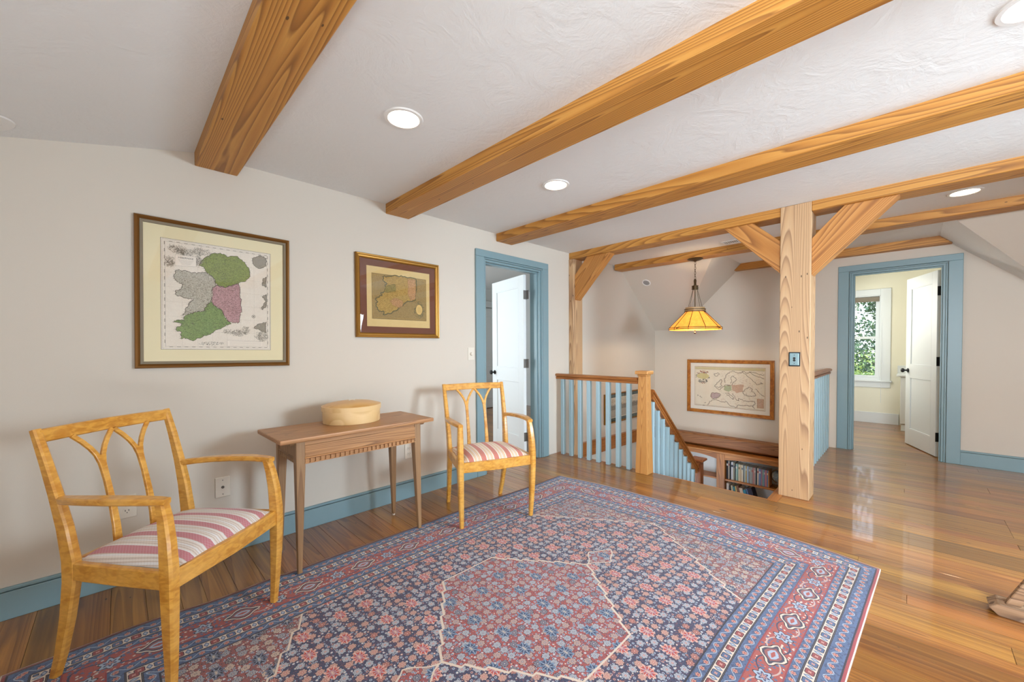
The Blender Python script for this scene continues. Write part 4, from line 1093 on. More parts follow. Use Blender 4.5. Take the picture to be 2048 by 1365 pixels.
def lettering(parent, body, size, x_, y_, z_, mat, name='lettering'):
    cu = bpy.data.curves.new(name, 'FONT'); cu.body = body; cu.size = size; cu.align_x = 'CENTER'; cu.extrude = 0.0001
    tmp = bpy.data.objects.new('tmp', cu); C.objects.link(tmp); bpy.context.view_layer.update(); me = bpy.data.meshes.new_from_object(tmp.evaluated_get(bpy.context.evaluated_depsgraph_get()))
    bpy.data.objects.remove(tmp); me.materials.clear(); me.materials.append(mat); o = bpy.data.objects.new(name, me); C.objects.link(o); o.parent = parent; o.location = (x_, y_, z_); o['kind'] = 'stuff'; return o
lettering(t, 'HIBERNIAE', 0.014, (pp[0][0]+pp[1][0])/2, pp[0][1]-0.018, zz+0.0007, ink)
PF(t, 'glazing', box(-Wd+0.03, Wd-0.03, -Hd+0.03, Hd-0.03, 0.0105, 0.0120), M['glass'])

# ---- smaller map
X0, Z0 = 1.611, 1.628
t = framed('framed_map', 'smaller framed sepia map with a brown mat and bright gold frame', None, wallframe(X0, Z0))
Wd, Hd = 0.364, 0.315
PF(t, 'frame', frame_ring(-Wd, Wd, -Hd, Hd, 0.036, 0.03, [(0, 0), (0, 0.020), (0.004, 0.026), (0.012, 0.024), (0.016, 0.019), (0.026, 0.017), (0.034, 0.012), (0.036, 0.004)]), M['gold'])
PF(t, 'mat_board', box(-Wd+0.034, Wd-0.034, -Hd+0.034, Hd-0.034, 0.002, 0.006), M['mat_brown'])
M2 = { 'rects':[(1282,1917),(1949,1921),(1942,1338),(1274,1335),(1337,1854),(1890,1861),(1885,1400),(1333,1395),(1375,1802),(1857,1811),(1853,1458),(1372,1453)],'land':[(1467,1788),(1515,1794),(1588,1807),(1656,1808),(1752,1804),(1762,1754),(1755,1683),(1746,1651),(1754,1628),(1705,1612),(1662,1601),(1636,1572),(1602,1551),(1568,1526),(1519,1501),(1463,1490),(1471,1517),(1432,1511),(1409,1549),(1406,1578),(1425,1587),(1403,1607),(1418,1623),(1457,1637),(1446,1658),(1473,1668),(1489,1695),(1482,1724),(1498,1733),(1470,1752)],'pink':[(1520,1602),(1570,1628),(1636,1611),(1636,1572),(1602,1551),(1552,1567)],'pink2':[(1681,1792),(1752,1796),(1755,1683),(1750,1635),(1705,1616),(1680,1676)],'green':[(1490,1717),(1571,1741),(1574,1677),(1513,1668),(1473,1668)],'tan':[(1523,1788),(1605,1802),(1596,1744),(1522,1736)],'pts':[(1785,1548),(1758,1581),(1822,1578),(1784,1496)],}
q = lambda P: sq_(P, X0, Z0, 0)
r_ = q(M2['rects'])
def rr_(i): return (r_[i][0]+r_[i+3][0])/2, (r_[i+1][0]+r_[i+2][0])/2, (r_[i+2][1]+r_[i+3][1])/2, (r_[i][1]+r_[i+1][1])/2
a0, a1, c0, c1 = rr_(4)
sh_ = PF(t, 'paper_sheet', box(a0, a1, c0, c1, 0.0058, 0.0064), paper('aged_paper', S(222, 196, 140), S(204, 176, 120), 12))
a0, a1, c0, c1 = rr_(8)
bm = bmesh.new(); zz = 0.0065
mats = [inkb, engraved('sea_brown', S(166, 142, 98), S(120, 98, 62), 70, 0.4), engraved('land_tan', S(196, 164, 98), S(120, 90, 48), 60, 0.5), engraved('land_pink', S(204, 160, 116), S(130, 92, 60), 60, 0.5), engraved('land_green', S(160, 142, 84), S(92, 84, 50), 60, 0.5), flat('shore_wash', S(96, 96, 72), 0.9), flat('cartouche', S(214, 180, 112), 0.9)]
rect(bm, a0, a1, c0, c1, zz, 1); rect(bm, a0+0.004, a1-0.004, c0+0.004, c1-0.004, zz+0.0001, 0, 0.0012); rect(bm, a0+0.012, a1-0.012, c0+0.012, c1-0.012, zz+0.0001, 2, 0.003)
P = rough(q(M2['land']), 0.006, rg, True, 4)
poly_bm(bm, P, zz+0.0002, 2); stroke(bm, P, 0.008, zz+0.0003, 5); stroke(bm, P, 0.0016, zz+0.0006, 0)
for key, mi in (('pink', 3), ('pink2', 3), ('green', 4)):
    PP_ = rough(q(M2[key]), 0.004, rg); poly_bm(bm, PP_, zz+0.00035+0.00002*mi, mi); stroke(bm, PP_, 0.0012, zz+0.0006, 0)
for _ in range(160):
    k = rg.randrange(len(P)); tt = rg.random()**0.5*0.95; cxm, cym = 0.0, 0.03
    px, py = cxm+(P[k][0]-cxm)*tt, cym+(P[k][1]-cym)*tt; L_ = rg.uniform(0.006, 0.016)
    stroke(bm, [(px, py), (px+L_, py+rg.uniform(-.005, .005))], 0.0010, zz+0.0007, 0, False)
for _ in range(4):
    pass
cq = q(M2['pts'])[0]
scribble(bm, cq[0], cq[1], 0.045, 0.062, 90, rg, 0.002, zz+0.0002, 5)
poly_bm(bm, [(cq[0]+0.030*math.cos(k*0.4), cq[1]+0.042*math.sin(k*0.4)) for k in range(16)], zz+0.0008, 6)
for k in range(5): stroke(bm, [(cq[0]-0.016, cq[1]+0.018-0.009*k), (cq[0]+0.016, cq[1]+0.018-0.009*k)], 0.001, zz+0.0009, 0, False)
PF(t, 'map_print', bm, mats, kind='stuff')
PF(t, 'glazing', box(-Wd+0.034, Wd-0.034, -Hd+0.034, Hd-0.034, 0.0095, 0.0110), M['glass'])

# ---- map of a continent on the far wall
Y0, Z0 = -1.080, 0.645
TL = math.radians(-0.35)
t = framed('framed_map', 'wide framed map of a continent in a light mat, on the far stairwell wall', None, farframe(Y0, Z0, 0.0))
Wd, Hd = 0.563, 0.392
PF(t, 'frame', frame_ring(-Wd, Wd, -Hd, Hd, 0.045, 0.03, [(0, 0), (0, 0.018), (0.005, 0.026), (0.016, 0.027), (0.022, 0.020), (0.042, 0.020), (0.050, 0.014), (0.050, 0.004)]), M['burl'])
PF(t, 'mat_board', box(-Wd+0.048, Wd-0.048, -Hd+0.048, Hd-0.048, 0.002, 0.006), M['mat_white'])
M3 = { 'rects':[(-515,1036),(-1643,1039),(-1645,258),(-522,250),(-571,975),(-1584,988),(-1588,305),(-574,309),(-623,933),(-1541,936),(-1537,358),(-629,359),(-640,898),(-1531,901)],'A':[(-1043,716),(-1031,766),(-1050,808),(-1081,851),(-1133,884),(-1185,868),(-1244,858),(-1280,883),(-1316,861),(-1351,878),(-1401,872),(-1470,843),(-1524,846)],'B':[(-1112,704),(-1126,738),(-1111,786),(-1133,812),(-1178,790),(-1186,757),(-1149,722),(-1134,689),(-1097,678),(-1066,684)],'C':[(-903,657),(-934,702),(-966,729),(-989,763),(-993,713),(-981,688),(-997,663),(-982,646),(-943,643),(-911,649),(-903,657)],'D':[(-927,634),(-966,603),(-1005,639),(-1043,683),(-1104,679)],'E':[(-864,553),(-935,562),(-982,545),(-967,510),(-935,482),(-880,473),(-848,500),(-864,553)],'F':[(-804,372),(-832,413),(-872,455),(-943,453),(-1021,439),(-1075,436),(-1098,397),(-1173,375),(-1195,374),(-1217,413),(-1304,413),(-1389,414),(-1410,380)],'G':[(-1044,566),(-1090,570),(-1142,525),(-1158,485),(-1128,499),(-1097,537),(-1059,543)],'H':[(-1142,566),(-1187,487),(-1224,466),(-1217,506),(-1275,479),(-1318,475),(-1410,483),(-1417,444),(-1389,410)],'I':[(-1267,600),(-1310,643),(-1345,670),(-1388,649),(-1374,616),(-1416,595),(-1423,556),(-1374,544),(-1318,547),(-1282,569),(-1267,600)],'ice':[(-898,835),(-942,850),(-965,829),(-934,803),(-902,810),(-898,835)],'ger':[(-1028,665),(-1127,680),(-1134,615),(-1082,586),(-1028,607)],'pol':[(-1134,689),(-1281,698),(-1274,600),(-1187,577),(-1134,615)],'J':[(-1258,883),(-1352,798),(-1436,708),(-1511,728),(-1484,742)],'K':[(-1344,878),(-1429,826),(-1525,791)],'L':[(-1423,651),(-1499,570),(-1526,557)],'pts':[(-741,794),(-653,807),(-830,798),(-740,854),(-741,699),(-1444,518),(-1520,517),(-1520,392),(-1445,391),(-675,503),(-1352,734)],}
def q(P): return [(-(a/1000)+Y0, b/1000-Z0) for a, b in P]
r_ = q(M3['rects']); a0, a1, c0, c1 = rr_(8)
PF(t, 'map_sheet', box(a0, a1, c0, c1, 0.0058, 0.0064), paper('map_paper_pale', S(236, 228, 210), S(220, 208, 186), 12))
mats = [ink, flat('border_ochre', S(206, 194, 152), 0.9), engraved('tint_pale_green', S(190, 196, 160), S(120, 118, 92), 40, 0.3), engraved('tint_pale_pink', S(216, 184, 160), S(140, 110, 90), 40, 0.3), engraved('tint_mauve', S(200, 178, 174), S(130, 104, 110), 40, 0.3), flat('cartouche_yellow', S(210, 198, 144), 0.9), flat('cartouche_red', S(150, 78, 60), 0.9), flat('cartouche_grey', S(96, 102, 100), 0.9), flat('print_edge_brown', S(150, 104, 60), 0.9)]
bm = bmesh.new(); zz = 0.0065
rect(bm, a0, a1, c0, c1, zz, 8, 0.005); rect(bm, a0+0.004, a1-0.004, c1-0.040, c1-0.006, zz+0.0001, 1)
rect(bm, a0+0.012, a1-0.012, c0+0.012, c1-0.042, zz+0.0001, 0, 0.0022)
for key, mi in (('ger', 2), ('pol', 3), ('E', 4)): poly_bm(bm, rough(q(M3[key])[:(-1 if key == 'E' else None)], 0.006, rg), zz+0.0002+0.00005*mi, mi)
for key in ('A', 'B', 'C', 'D', 'E', 'F', 'G', 'H', 'I', 'ice', 'J', 'K', 'L'):
    P = rough(q(M3[key]), 0.008, rg, False, 4); stroke(bm, P, 0.0046, zz+0.0006, 0, False)
    P2_ = [(a+0.006, b_-0.005) for a, b_ in P]; stroke(bm, P2_, 0.0018, zz+0.0005, 8, False)
for _ in range(520):
    px, py = rg.uniform(-0.12, a1-0.03), rg.uniform(c0+0.05, c1-0.06); L_ = rg.uniform(0.006, 0.02)
    stroke(bm, [(px, py), (px+L_, py+rg.uniform(-.005, .005))], 0.0013, zz+0.0005, 8, False)
pp = q(M3['pts'])
cq = pp[0]
scribble(bm, cq[0], cq[1]+0.05, 0.085, 0.025, 50, rg, 0.005, zz+0.0003, 6); scribble(bm, cq[0], cq[1]-0.07, 0.07, 0.025, 50, rg, 0.005, zz+0.0003, 7)
scribble(bm, cq[0], cq[1]-0.10, 0.03, 0.015, 20, rg, 0.004, zz+0.0003, 6); scribble(bm, cq[0], cq[1], 0.10, 0.05, 60, rg, 0.004, zz+0.0002, 7)
poly_bm(bm, [(cq[0]+0.088*math.cos(k*0.35), cq[1]+0.042*math.sin(k*0.35)) for k in range(18)], zz+0.0007, 5)
lg_ = pp[5:9]; poly_bm(bm, lg_, zz+0.0004, 3); stroke(bm, lg_, 0.003, zz+0.0005, 8)
for k in range(1, 8):
    y_ = lerp(lg_[0][1], lg_[3][1], k/8); stroke(bm, [(lg_[0][0], y_), (lg_[1][0], y_)], 0.0015, zz+0.0006, 8, False)
for dx_, dy_ in ((0, 0), (0.03, -0.012), (0.045, -0.03), (0.1, -0.1), (0.08, -0.14)): scribble(bm, pp[9][0]+dx_, pp[9][1]+dy_, 0.012, 0.008, 8, rg, 0.004, zz+0.0004, 0)
PF(t, 'map_print', bm, mats, kind='stuff')
PF(t, 'glazing', box(-Wd+0.048, Wd-0.048, -Hd+0.048, Hd-0.048, 0.0095, 0.0110), M['glass'])

# ---- print on the stairwell side wall, seen between the balusters
t = framed('framed_print', 'grey panoramic print with a dark teal mat, seen between the blue balusters', None, wallframe(5.15, 0.385))
Wd, Hd = 0.54, 0.205
PF(t, 'frame', frame_ring(-Wd, Wd, -Hd, Hd, 0.02, 0.03, [(0, 0), (0, 0.024), (0.006, 0.027), (0.014, 0.02), (0.018, 0.004)]), M['gold'])
PF(t, 'mat_board', box(-Wd+0.017, Wd-0.017, -Hd+0.017, Hd-0.017, 0.002, 0.006), M['mat_teal'])
bm = bmesh.new(); zz = 0.0065
mats = [flat('print_cream', S(222, 212, 190), 0.9), engraved('print_sky', S(206, 198, 180), S(150, 142, 126), 12, 0.4), engraved('print_hills', S(140, 136, 126), S(82, 80, 74), 30, 0.5), engraved('print_ground', S(190, 182, 166), S(70, 68, 60), 40, 0.5)]
rect(bm, -Wd+0.07, Wd-0.07, -Hd+0.065, Hd-0.065, zz, 0); rect(bm, -Wd+0.078, Wd-0.078, 0.02, Hd-0.073, zz+0.0003, 1); rect(bm, -Wd+0.078, Wd-0.078, -0.06, 0.02, zz+0.0003, 2); rect(bm, -Wd+0.078, Wd-0.078, -Hd+0.073, -0.03, zz+0.0005, 3)
for k in range(40):
    x_ = -Wd+0.1+k*0.0225; h_ = rg.uniform(0.01, 0.04); poly_bm(bm, [(x_-0.02, 0.015), (x_+0.02, 0.015), (x_+rg.uniform(-.01, .01), 0.02+h_)], zz+0.0006+k*1e-6, 2)
PF(t, 'print_sheet', bm, mats, kind='stuff')
PF(t, 'glazing', box(-Wd+0.017, Wd-0.017, -Hd+0.017, Hd-0.017, 0.0105, 0.0120), M['glass'])

# ================================================================== SWITCHES AND OUTLETS
def plate_on(t, w_, h_, mat=None):
    bm = box(-w_/2, w_/2, -h_/2, h_/2, 0, 0.006, 0.0025); PF(t, 'cover_plate', bm, mat or M['plate'])
def wall_plate(name, label, cat, x, z, kind_):
    t = bpy.data.objects.new(name, None); C.objects.link(t); t.matrix_world = wallframe(x, z); tag(t, label, cat)
    plate_on(t, 0.075, 0.12)
    if kind_ == 'dimmer':
        bm = lathe([(0, 0.006), (0.016, 0.006), (0.015, 0.022), (0.012, 0.024), (0, 0.024)], 16); PF(t, 'dial', bm, M['plate'], smooth=True)
    if kind_ == 'cable':
        PF(t, 'jack', lathe([(0, 0.006), (0.008, 0.006), (0.008, 0.010), (0.005, 0.016), (0, 0.016)], 12), M['pewter'], smooth=True)
        PF(t, 'screw', lathe([(0, 0.006), (0.003, 0.006), (0.003, 0.0075), (0, 0.0075)], 8, 0, 0.042), M['pewter']); PF(t, 'screw', lathe([(0, 0.006), (0.003, 0.006), (0.003, 0.0075), (0, 0.0075)], 8, 0, -0.042), M['pewter'])
    if kind_ == 'outlet':
        for sg in (-1, 1):
            r_ = PF(t, 'receptacle', lathe([(0, 0.006), (0.017, 0.006), (0.017, 0.0085), (0, 0.0085)], 20, 0, sg*0.022), M['plate'], smooth=True)
            PF(r_, 'slots', boxes([(-0.008, -0.0055, sg*0.022-0.001, sg*0.022+0.008, 0.0084, 0.009), (0.0055, 0.008, sg*0.022-0.001, sg*0.022+0.008, 0.0084, 0.009), (-0.002, 0.002, sg*0.022-0.010, sg*0.022-0.006, 0.0084, 0.009)]), M['black'])
    return t
wall_plate('light_switch', 'ivory dimmer switch plate on the wall left of the bedroom doorway', 'light switch', 2.338, 1.172, 'dimmer')
wall_plate('cable_outlet', 'ivory cable jack plate low on the wall between the rose-striped chair and table', 'outlet', 0.427, 0.402, 'cable')
wall_plate('power_outlet', 'ivory power outlet low on the wall, seen through the back of the rose-striped chair', 'outlet', 0.015, 0.402, 'outlet')
wall_plate('power_outlet', 'ivory power outlet on the wall behind the right leg of the side table', 'outlet', 1.676, 0.383, 'outlet')
t = bpy.data.objects.new('metal_outlet_plate', None); C.objects.link(t)
t.matrix_world = Matrix.Translation((3.842, -2.246, 1.122)) @ Matrix(((0, 0, -1), (-1, 0, 0), (0, 1, 0))).to_4x4()
tag(t, 'steel switch plate with a black rim, on the big pine post', 'light switch')
PF(t, 'rim', box(-0.038, 0.038, -0.057, 0.057, 0, 0.008, 0.002), M['black'])
PF(t, 'cover_plate', box(-0.030, 0.030, -0.049, 0.049, 0.008, 0.012, 0.003), M['steel'])
PF(t, 'push_button', lathe([(0, 0.012), (0.009, 0.012), (0.009, 0.016), (0, 0.016)], 14, 0, 0.008), M['black'], smooth=True)
PF(t, 'push_button', lathe([(0, 0.012), (0.009, 0.012), (0.009, 0.014), (0, 0.014)], 14, 0, -0.009), M['black'], smooth=True)
for sg in (-1, 1): PF(t, 'screw', lathe([(0, 0.012), (0.003, 0.012), (0.003, 0.0135), (0, 0.0135)], 8, 0, sg*0.033), M['black'])

# ================================================================== BOOKCASE UNDER THE GIRT
bc = thing('built_in_bookcase', 'built-in fir bookcase with arched top rails, down in the stairwell', 'bookcase', (6.0, -1.3, -1.33))
bx0 = 5.89; ZT, ZB = -0.225, -1.33
obj('top_rail', box(bx0-0.02, XF-0.005, OY+0.03, -0.33, ZT-0.03, ZT, 0.003), M['casework'], bc)
def arch(y0, y1):
    n = 14; P = [(y0, ZT-0.03)]; lo = -0.335; rise = 0.038
    P = [(y0, ZT-0.03), (y1, ZT-0.03)]
    for k in range(n+1):
        t_ = k/n; P.append((lerp(y1, y0, t_), lo+rise*math.sin(math.pi*t_)**0.9))
    return prism(P, 'x', bx0-0.008, bx0+0.012)
bays = [(-1.01, -0.40), (-2.03, -1.115)]
for y0, y1 in bays: obj('arched_rail', arch(y0, y1), M['casework'], bc)
for yc0, yc1 in ((-1.115, -1.01), (-0.40, -0.33), (OY+0.03, -2.03)):
    obj('stile', box(bx0-0.012, XF-0.005, yc0, yc1, ZB, ZT-0.03, 0.003), M['casework_z'], bc)
for y0, y1 in bays:
    for zs in (-0.600, -0.885): obj('shelf', box(bx0+0.005, XF-0.005, y0, y1, zs-0.022, zs, 0.002), M['casework'], bc)
    obj('back_panel', box(XF-0.008, XF-0.004, y0, y1, ZB, ZT-0.03), M['white'], bc)
obj('plinth', box(bx0-0.005, XF-0.005, OY+0.03, -0.33, ZB, ZB+0.1, 0.002), M['casework'], bc)

book_mats = {}
def book_mat(c):
    if c not in book_mats: book_mats[c] = paint('book_cover', S(*[k_ if max(c) < 100 else k_*0.86+34 for k_ in c]), 0.6, 0, 1, 0.06)
    return book_mats[c]
page_mat = flat('book_pages', S(222, 212, 190), 0.9)
def book(label, y, z, th, h, depth, col, lean=0.0, group=None, band=None):
    """spine faces -x; thickness along y (towards the right = -y)"""
    b_ = thing('book', label, 'book', (5.93, y, z), 0, group)
    b_.rotation_euler = (lean, 0, 0)
    th_ = th-0.001
    bm = boxes([(0, depth, -th_, -th_+0.002, 0, h), (0, depth, -0.002, 0, 0, h), (0, 0.003, -th_, 0, 0, h)], 0.0006)
    obj('cover', bm, book_mat(col), b_, world=False)
    obj('pages', box(0.003, depth-0.004, -th_+0.002, -0.002, 0.003, h-0.003), page_mat, b_, world=False)
    if band: obj('spine_band', box(-0.0006, 0.0, -th_+0.001, -0.001, h*0.72, h*0.84), book_mat(band), b_, world=False)
    return b_
cols = [((40, 38, 44), 'black', .026, .215, (200, 196, 190)), ((226, 214, 196), 'cream', .013, .218, (180, 90, 70)), ((34, 36, 44), 'black', .022, .210, None), ((206, 212, 222), 'pale grey', .026, .208, (60, 60, 80)), ((150, 150, 130), 'olive grey', .020, .202, (70, 90, 110)),
 ((46, 48, 54), 'charcoal', .012, .198, None), ((150, 186, 180), 'pale teal', .020, .196, (220, 220, 210)), ((120, 164, 156), 'teal green', .014, .195, None), ((222, 208, 176), 'cream', .020, .195, (150, 120, 80)), ((214, 190, 150), 'tan', .018, .194, None), ((232, 222, 198), 'ivory', .020, .194, (120, 140, 150)), ((120, 128, 136), 'grey', .014, .193, None),
 ((168, 192, 196), 'pale blue', .018, .192, None), ((212, 176, 96), 'mustard', .014, .192, (230, 220, 200)), ((150, 178, 208), 'sky blue', .022, .191, None), ((140, 140, 142), 'grey', .020, .190, (200, 200, 196)), ((176, 196, 198), 'pale aqua', .014, .190, None), ((160, 150, 150), 'taupe', .018, .189, (180, 90, 80)), ((196, 130, 130), 'dusty rose', .016, .189, None), ((184, 164, 160), 'taupe', .016, .188, (230, 226, 220)),
 ((64, 78, 88), 'slate', .018, .188, None), ((230, 218, 204), 'cream', .018, .190, (180, 90, 90)), ((104, 130, 190), 'periwinkle blue', .026, .188, (210, 210, 220)), ((150, 110, 140), 'mauve', .018, .187, None), ((134, 190, 186), 'aqua', .014, .186, None), ((120, 136, 190), 'blue', .016, .186, (220, 220, 220)), ((196, 120, 132), 'rose', .020, .185, None), ((110, 138, 196), 'cornflower blue', .016, .185, (230, 220, 200)), ((208, 140, 70), 'orange', .012, .185, None)]
OR = ['first', 'second', 'third', 'fourth', 'fifth', 'sixth', 'seventh', 'eighth', 'ninth', 'tenth', 'eleventh', 'twelfth', 'thirteenth', 'fourteenth', 'fifteenth', 'sixteenth', 'seventeenth', 'eighteenth', 'nineteenth', 'twentieth', 'twenty-first', 'twenty-second', 'twenty-third', 'twenty-fourth', 'twenty-fifth', 'twenty-sixth', 'twenty-seventh', 'twenty-eighth', 'twenty-ninth']
y_ = -1.122; tot = sum(c[2] for c in cols); sc_b = 0.50/tot
for i, (c, nm, th, h, band) in enumerate(cols):
    w_ = th*sc_b
    book(f'{nm} book standing on the upper shelf, {OR[i]} in the row from the bookcase upright', y_, -0.600, w_, h*1.18, 0.145, c, 0, 'books on the upper shelf', band); y_ -= w_+0.0003
low_b = [((222, 216, 210), 'white upright', .032, .20, 0.0), ((60, 58, 60), 'dark upright', .022, .17, 0.0), ((214, 202, 170), 'cream leaning', .022, .185, 0.10), ((40, 132, 150), 'turquoise leaning', .024, .175, 0.14), ((222, 200, 120), 'pale yellow leaning', .018, .185, 0.16), ((120, 70, 44), 'brown leaning', .028, .195, 0.18), ((226, 206, 184), 'buff leaning', .042, .175, 0.20), ((24, 130, 170), 'bright blue leaning', .036, .165, 0.22), ((70, 110, 170), 'mid blue leaning', .020, .185, 0.26), ((44, 48, 74), 'thick navy leaning', .052, .20, 0.28)]
y_ = -1.122; pl, ph = 0.0, 0.0
for i, (c, nm, th, h, lean) in enumerate(low_b):
    hh = min(h, ph or h)*1.15
    y_ -= max(0.0, hh*(math.tan(lean)-math.tan(pl)))*1.05; pl, ph = lean, h
    book(f'{nm} book on the lower shelf of the bookcase, {OR[i]} from the upright', y_, -0.8845, th, h*1.12, 0.15, c, -lean, 'books on the lower shelf'); y_ -= th/math.cos(lean)+0.001 

# ---- globe
gl = thing('globe', 'small grey-green globe on a brass stand, on the upper bookcase shelf beside the big post', 'globe', (5.99, -1.725, -0.600))
def globe_mat():
    N = NT('globe_print'); t = N.n('ShaderNodeTexCoord'); n = N.noise(t.outputs['Object'], 14.0, 4, 0.6)
    x, y, z = N.xyz(t.outputs['Object']); par = ((z-0.13)*(1/0.02)).frac().lt(0.08)
    col = N.mix(n.gt(0.52), S(96, 112, 122), S(168, 166, 150)); col = N.mix(par*0.6, col, S(190, 196, 190)); N.color(col); N.set(Roughness=0.3, Coat_Weight=0.3); return N.mat
n = 16
obj('sphere', lathe([(0.078*math.sin(math.pi*k/n), 0.150-0.078*math.cos(math.pi*k/n)) for k in range(n+1)], 28), globe_mat(), gl, world=False, smooth='all')
obj('base', lathe([(0, 0), (0.055, 0), (0.056, 0.006), (0.030, 0.014), (0.012, 0.022), (0.008, 0.050), (0.0, 0.055)], 24), M['gold'], gl, world=False, smooth=True)
bm = tube(bmesh.new(), [(0.0, 0.088*math.sin(a), 0.150-0.088*math.cos(a)) for a in [math.pi*(0.12+0.88*k/18)-0.1 for k in range(19)]], 0.0035, 6)
obj('meridian_arm', bm, M['gold'], gl, world=False, smooth=True)

# ================================================================== PENDANT LAMP
PX, PY = 4.925, -1.068
lp = thing('pendant_lamp', 'amber mica pendant lamp on a chain hanging under the beam over the stairwell', 'lamp', (PX, PY, HB))
lp['kind'] = 'thing'
def LP(name, bm, mat, **k): return obj(name, bm, mat, lp, world=False, **k)
zt = lambda z: z-HB
LP('canopy', lathe([(0, 0), (0.085, 0), (0.088, -0.006), (0.06, -0.018), (0.022, -0.026), (0.012, -0.034), (0, -0.034)], 28), M['bronze'], smooth=True)
bm = bmesh.new(); z_ = 2.245; k = 0
while z_ > 2.045:
    c_, s_ = (1, 0) if k % 2 else (0, 1)
    pts = [(c_*0.0085*math.cos(a), s_*0.0085*math.cos(a), zt(z_-0.018)+0.019*math.sin(a)) for a in [2*math.pi*i/10 for i in range(10)]]
    tube(bm, pts, 0.0022, 5, True); z_ -= 0.029; k += 1
LP('chain', bm, M['bronze'], smooth=True)
LP('hub', lathe([(0, zt(2.04)), (0.010, zt(2.04)), (0.016, zt(2.02)), (0.012, zt(1.975)), (0.018, zt(1.965)), (0.0, zt(1.965))], 16), M['bronze'], smooth=True)
bm = bmesh.new()
for z0 in (1.958, 1.940, 1.922): bm = lathe([(0, zt(z0)), (0.038, zt(z0)), (0.038, zt(z0-0.007)), (0, zt(z0-0.007))], 20, bm=bm)
bm = lathe([(0, zt(1.96)), (0.030, zt(1.96)), (0.030, zt(1.912)), (0, zt(1.912))], 20, bm=bm)
LP('hub_discs', bm, M['bronze'], smooth=True)
LP('stem', tube(bmesh.new(), [(0, 0, zt(1.915)), (0, 0, zt(1.66))], 0.006, 8), M['bronze'], smooth=True)
for k in range(4):
    a = math.pi/4+k*math.pi/2+0.5
    LP('support_rod', tube(bmesh.new(), [(0.030*math.cos(a), 0.030*math.sin(a), zt(1.915)), (0.105*math.cos(a), 0.105*math.sin(a), zt(1.67))], 0.0022, 5), M['bronze'], smooth=True)
for z0 in (1.678, 1.655):
    LP('collar_ring', lathe([(0.112, zt(z0)), (0.120, zt(z0)), (0.120, zt(z0-0.008)), (0.112, zt(z0-0.008)), (0.112, zt(z0))], 32), M['bronze'], smooth=True)
def mica(name, e, k, c):
    N = NT(name); nt = N.nt; t = N.n('ShaderNodeTexCoord'); n_ = N.noise(t.outputs['Object'], 22.0, 3, 0.6)
    col = N.mix(n_, (c[0]*0.7, c[1]*0.55, c[2]*0.4, 1), c); N.color(col); N.set(Roughness=0.4)
    N.link(col, N.b.inputs['Emission Color']); N.b.inputs['Emission Strength'].default_value = e
    tl = N.n('ShaderNodeBsdfTranslucent'); N.link(col, tl.inputs[0]); mx = N.n('ShaderNodeMixShader'); mx.inputs[0].default_value = k
    N.link(N.b.outputs[0], mx.inputs[1]); N.link(tl.outputs[0], mx.inputs[2])
    out = [q_ for q_ in nt.nodes if q_.type == 'OUTPUT_MATERIAL'][0]; N.link(mx.outputs[0], out.inputs[0]); return N.mat
M['mica'] = mica('amber_mica', 1.05, 0.5, (1.0, 0.58, 0.12, 1)); M['mica_dim'] = mica('collar_mica', 0.06, 0.3, (0.62, 0.48, 0.26, 1))
LP('mica_collar', lathe([(0.108, zt(1.698)), (0.104, zt(1.642)), (0.101, zt(1.642)), (0.105, zt(1.698)), (0.108, zt(1.698))], 32), M['mica_dim'], smooth=True)
NP = 10; R0, R1, Zt, Zb = 0.104, 0.288, 1.645, 1.452
for k in range(NP):
    a0, a1 = 2*math.pi*k/NP+0.12, 2*math.pi*(k+1)/NP+0.12
    bm = bmesh.new(); V0 = []
    nn = 4
    for i in range(nn+1):
        a = lerp(a0, a1, i/nn)
        V0.append([bm.verts.new((R*math.cos(a), R*math.sin(a), zt(z))) for R, z in ((R0, Zt), (R1, Zb), (R1-0.001, Zb-0.022), (R1-0.004, Zb-0.022), (R1-0.004, Zb), (R0-0.003, Zt-0.002))])
    for A, B in zip(V0, V0[1:]):
        for q_ in range(6): bm.faces.new((A[q_], B[q_], B[(q_+1) % 6], A[(q_+1) % 6]))
    bmesh.ops.recalc_face_normals(bm, faces=bm.faces)
    LP('shade_panel', bm, M['mica'], smooth=True)
    LP('rib', tube(bmesh.new(), [((R0+0.003)*math.cos(a0), (R0+0.003)*math.sin(a0), zt(Zt+0.006)), ((R1+0.004)*math.cos(a0), (R1+0.004)*math.sin(a0), zt(Zb)), ((R1+0.004)*math.cos(a0), (R1+0.004)*math.sin(a0), zt(Zb-0.026))], 0.0035, 5), M['bronze'], smooth=True)
for z0 in (Zb+0.003, Zb-0.014):
    LP('rim_hoop', tube(bmesh.new(), [((R1+0.006)*math.cos(2*math.pi*i/40), (R1+0.006)*math.sin(2*math.pi*i/40), zt(z0)) for i in range(40)], 0.0035, 5, True), M['bronze'], smooth=True)
for k in range(4):
    a = math.pi/4+k*math.pi/2+0.5
    LP('rim_bracket', tube(bmesh.new(), [((R1-0.01)*math.cos(a), (R1-0.01)*math.sin(a), zt(Zb+0.006)), ((R1+0.035)*math.cos(a), (R1+0.035)*math.sin(a), zt(Zb-0.006)), ((R1+0.04)*math.cos(a), (R1+0.04)*math.sin(a), zt(Zb-0.018))], 0.006, 6), M['bronze'], smooth=True)
LP('finial', lathe([(0, zt(1.43)), (0.005, zt(1.43)), (0.005, zt(1.405)), (0.013, zt(1.398)), (0.012, zt(1.388)), (0.0, zt(1.382))], 12), M['bronze'], smooth=True)
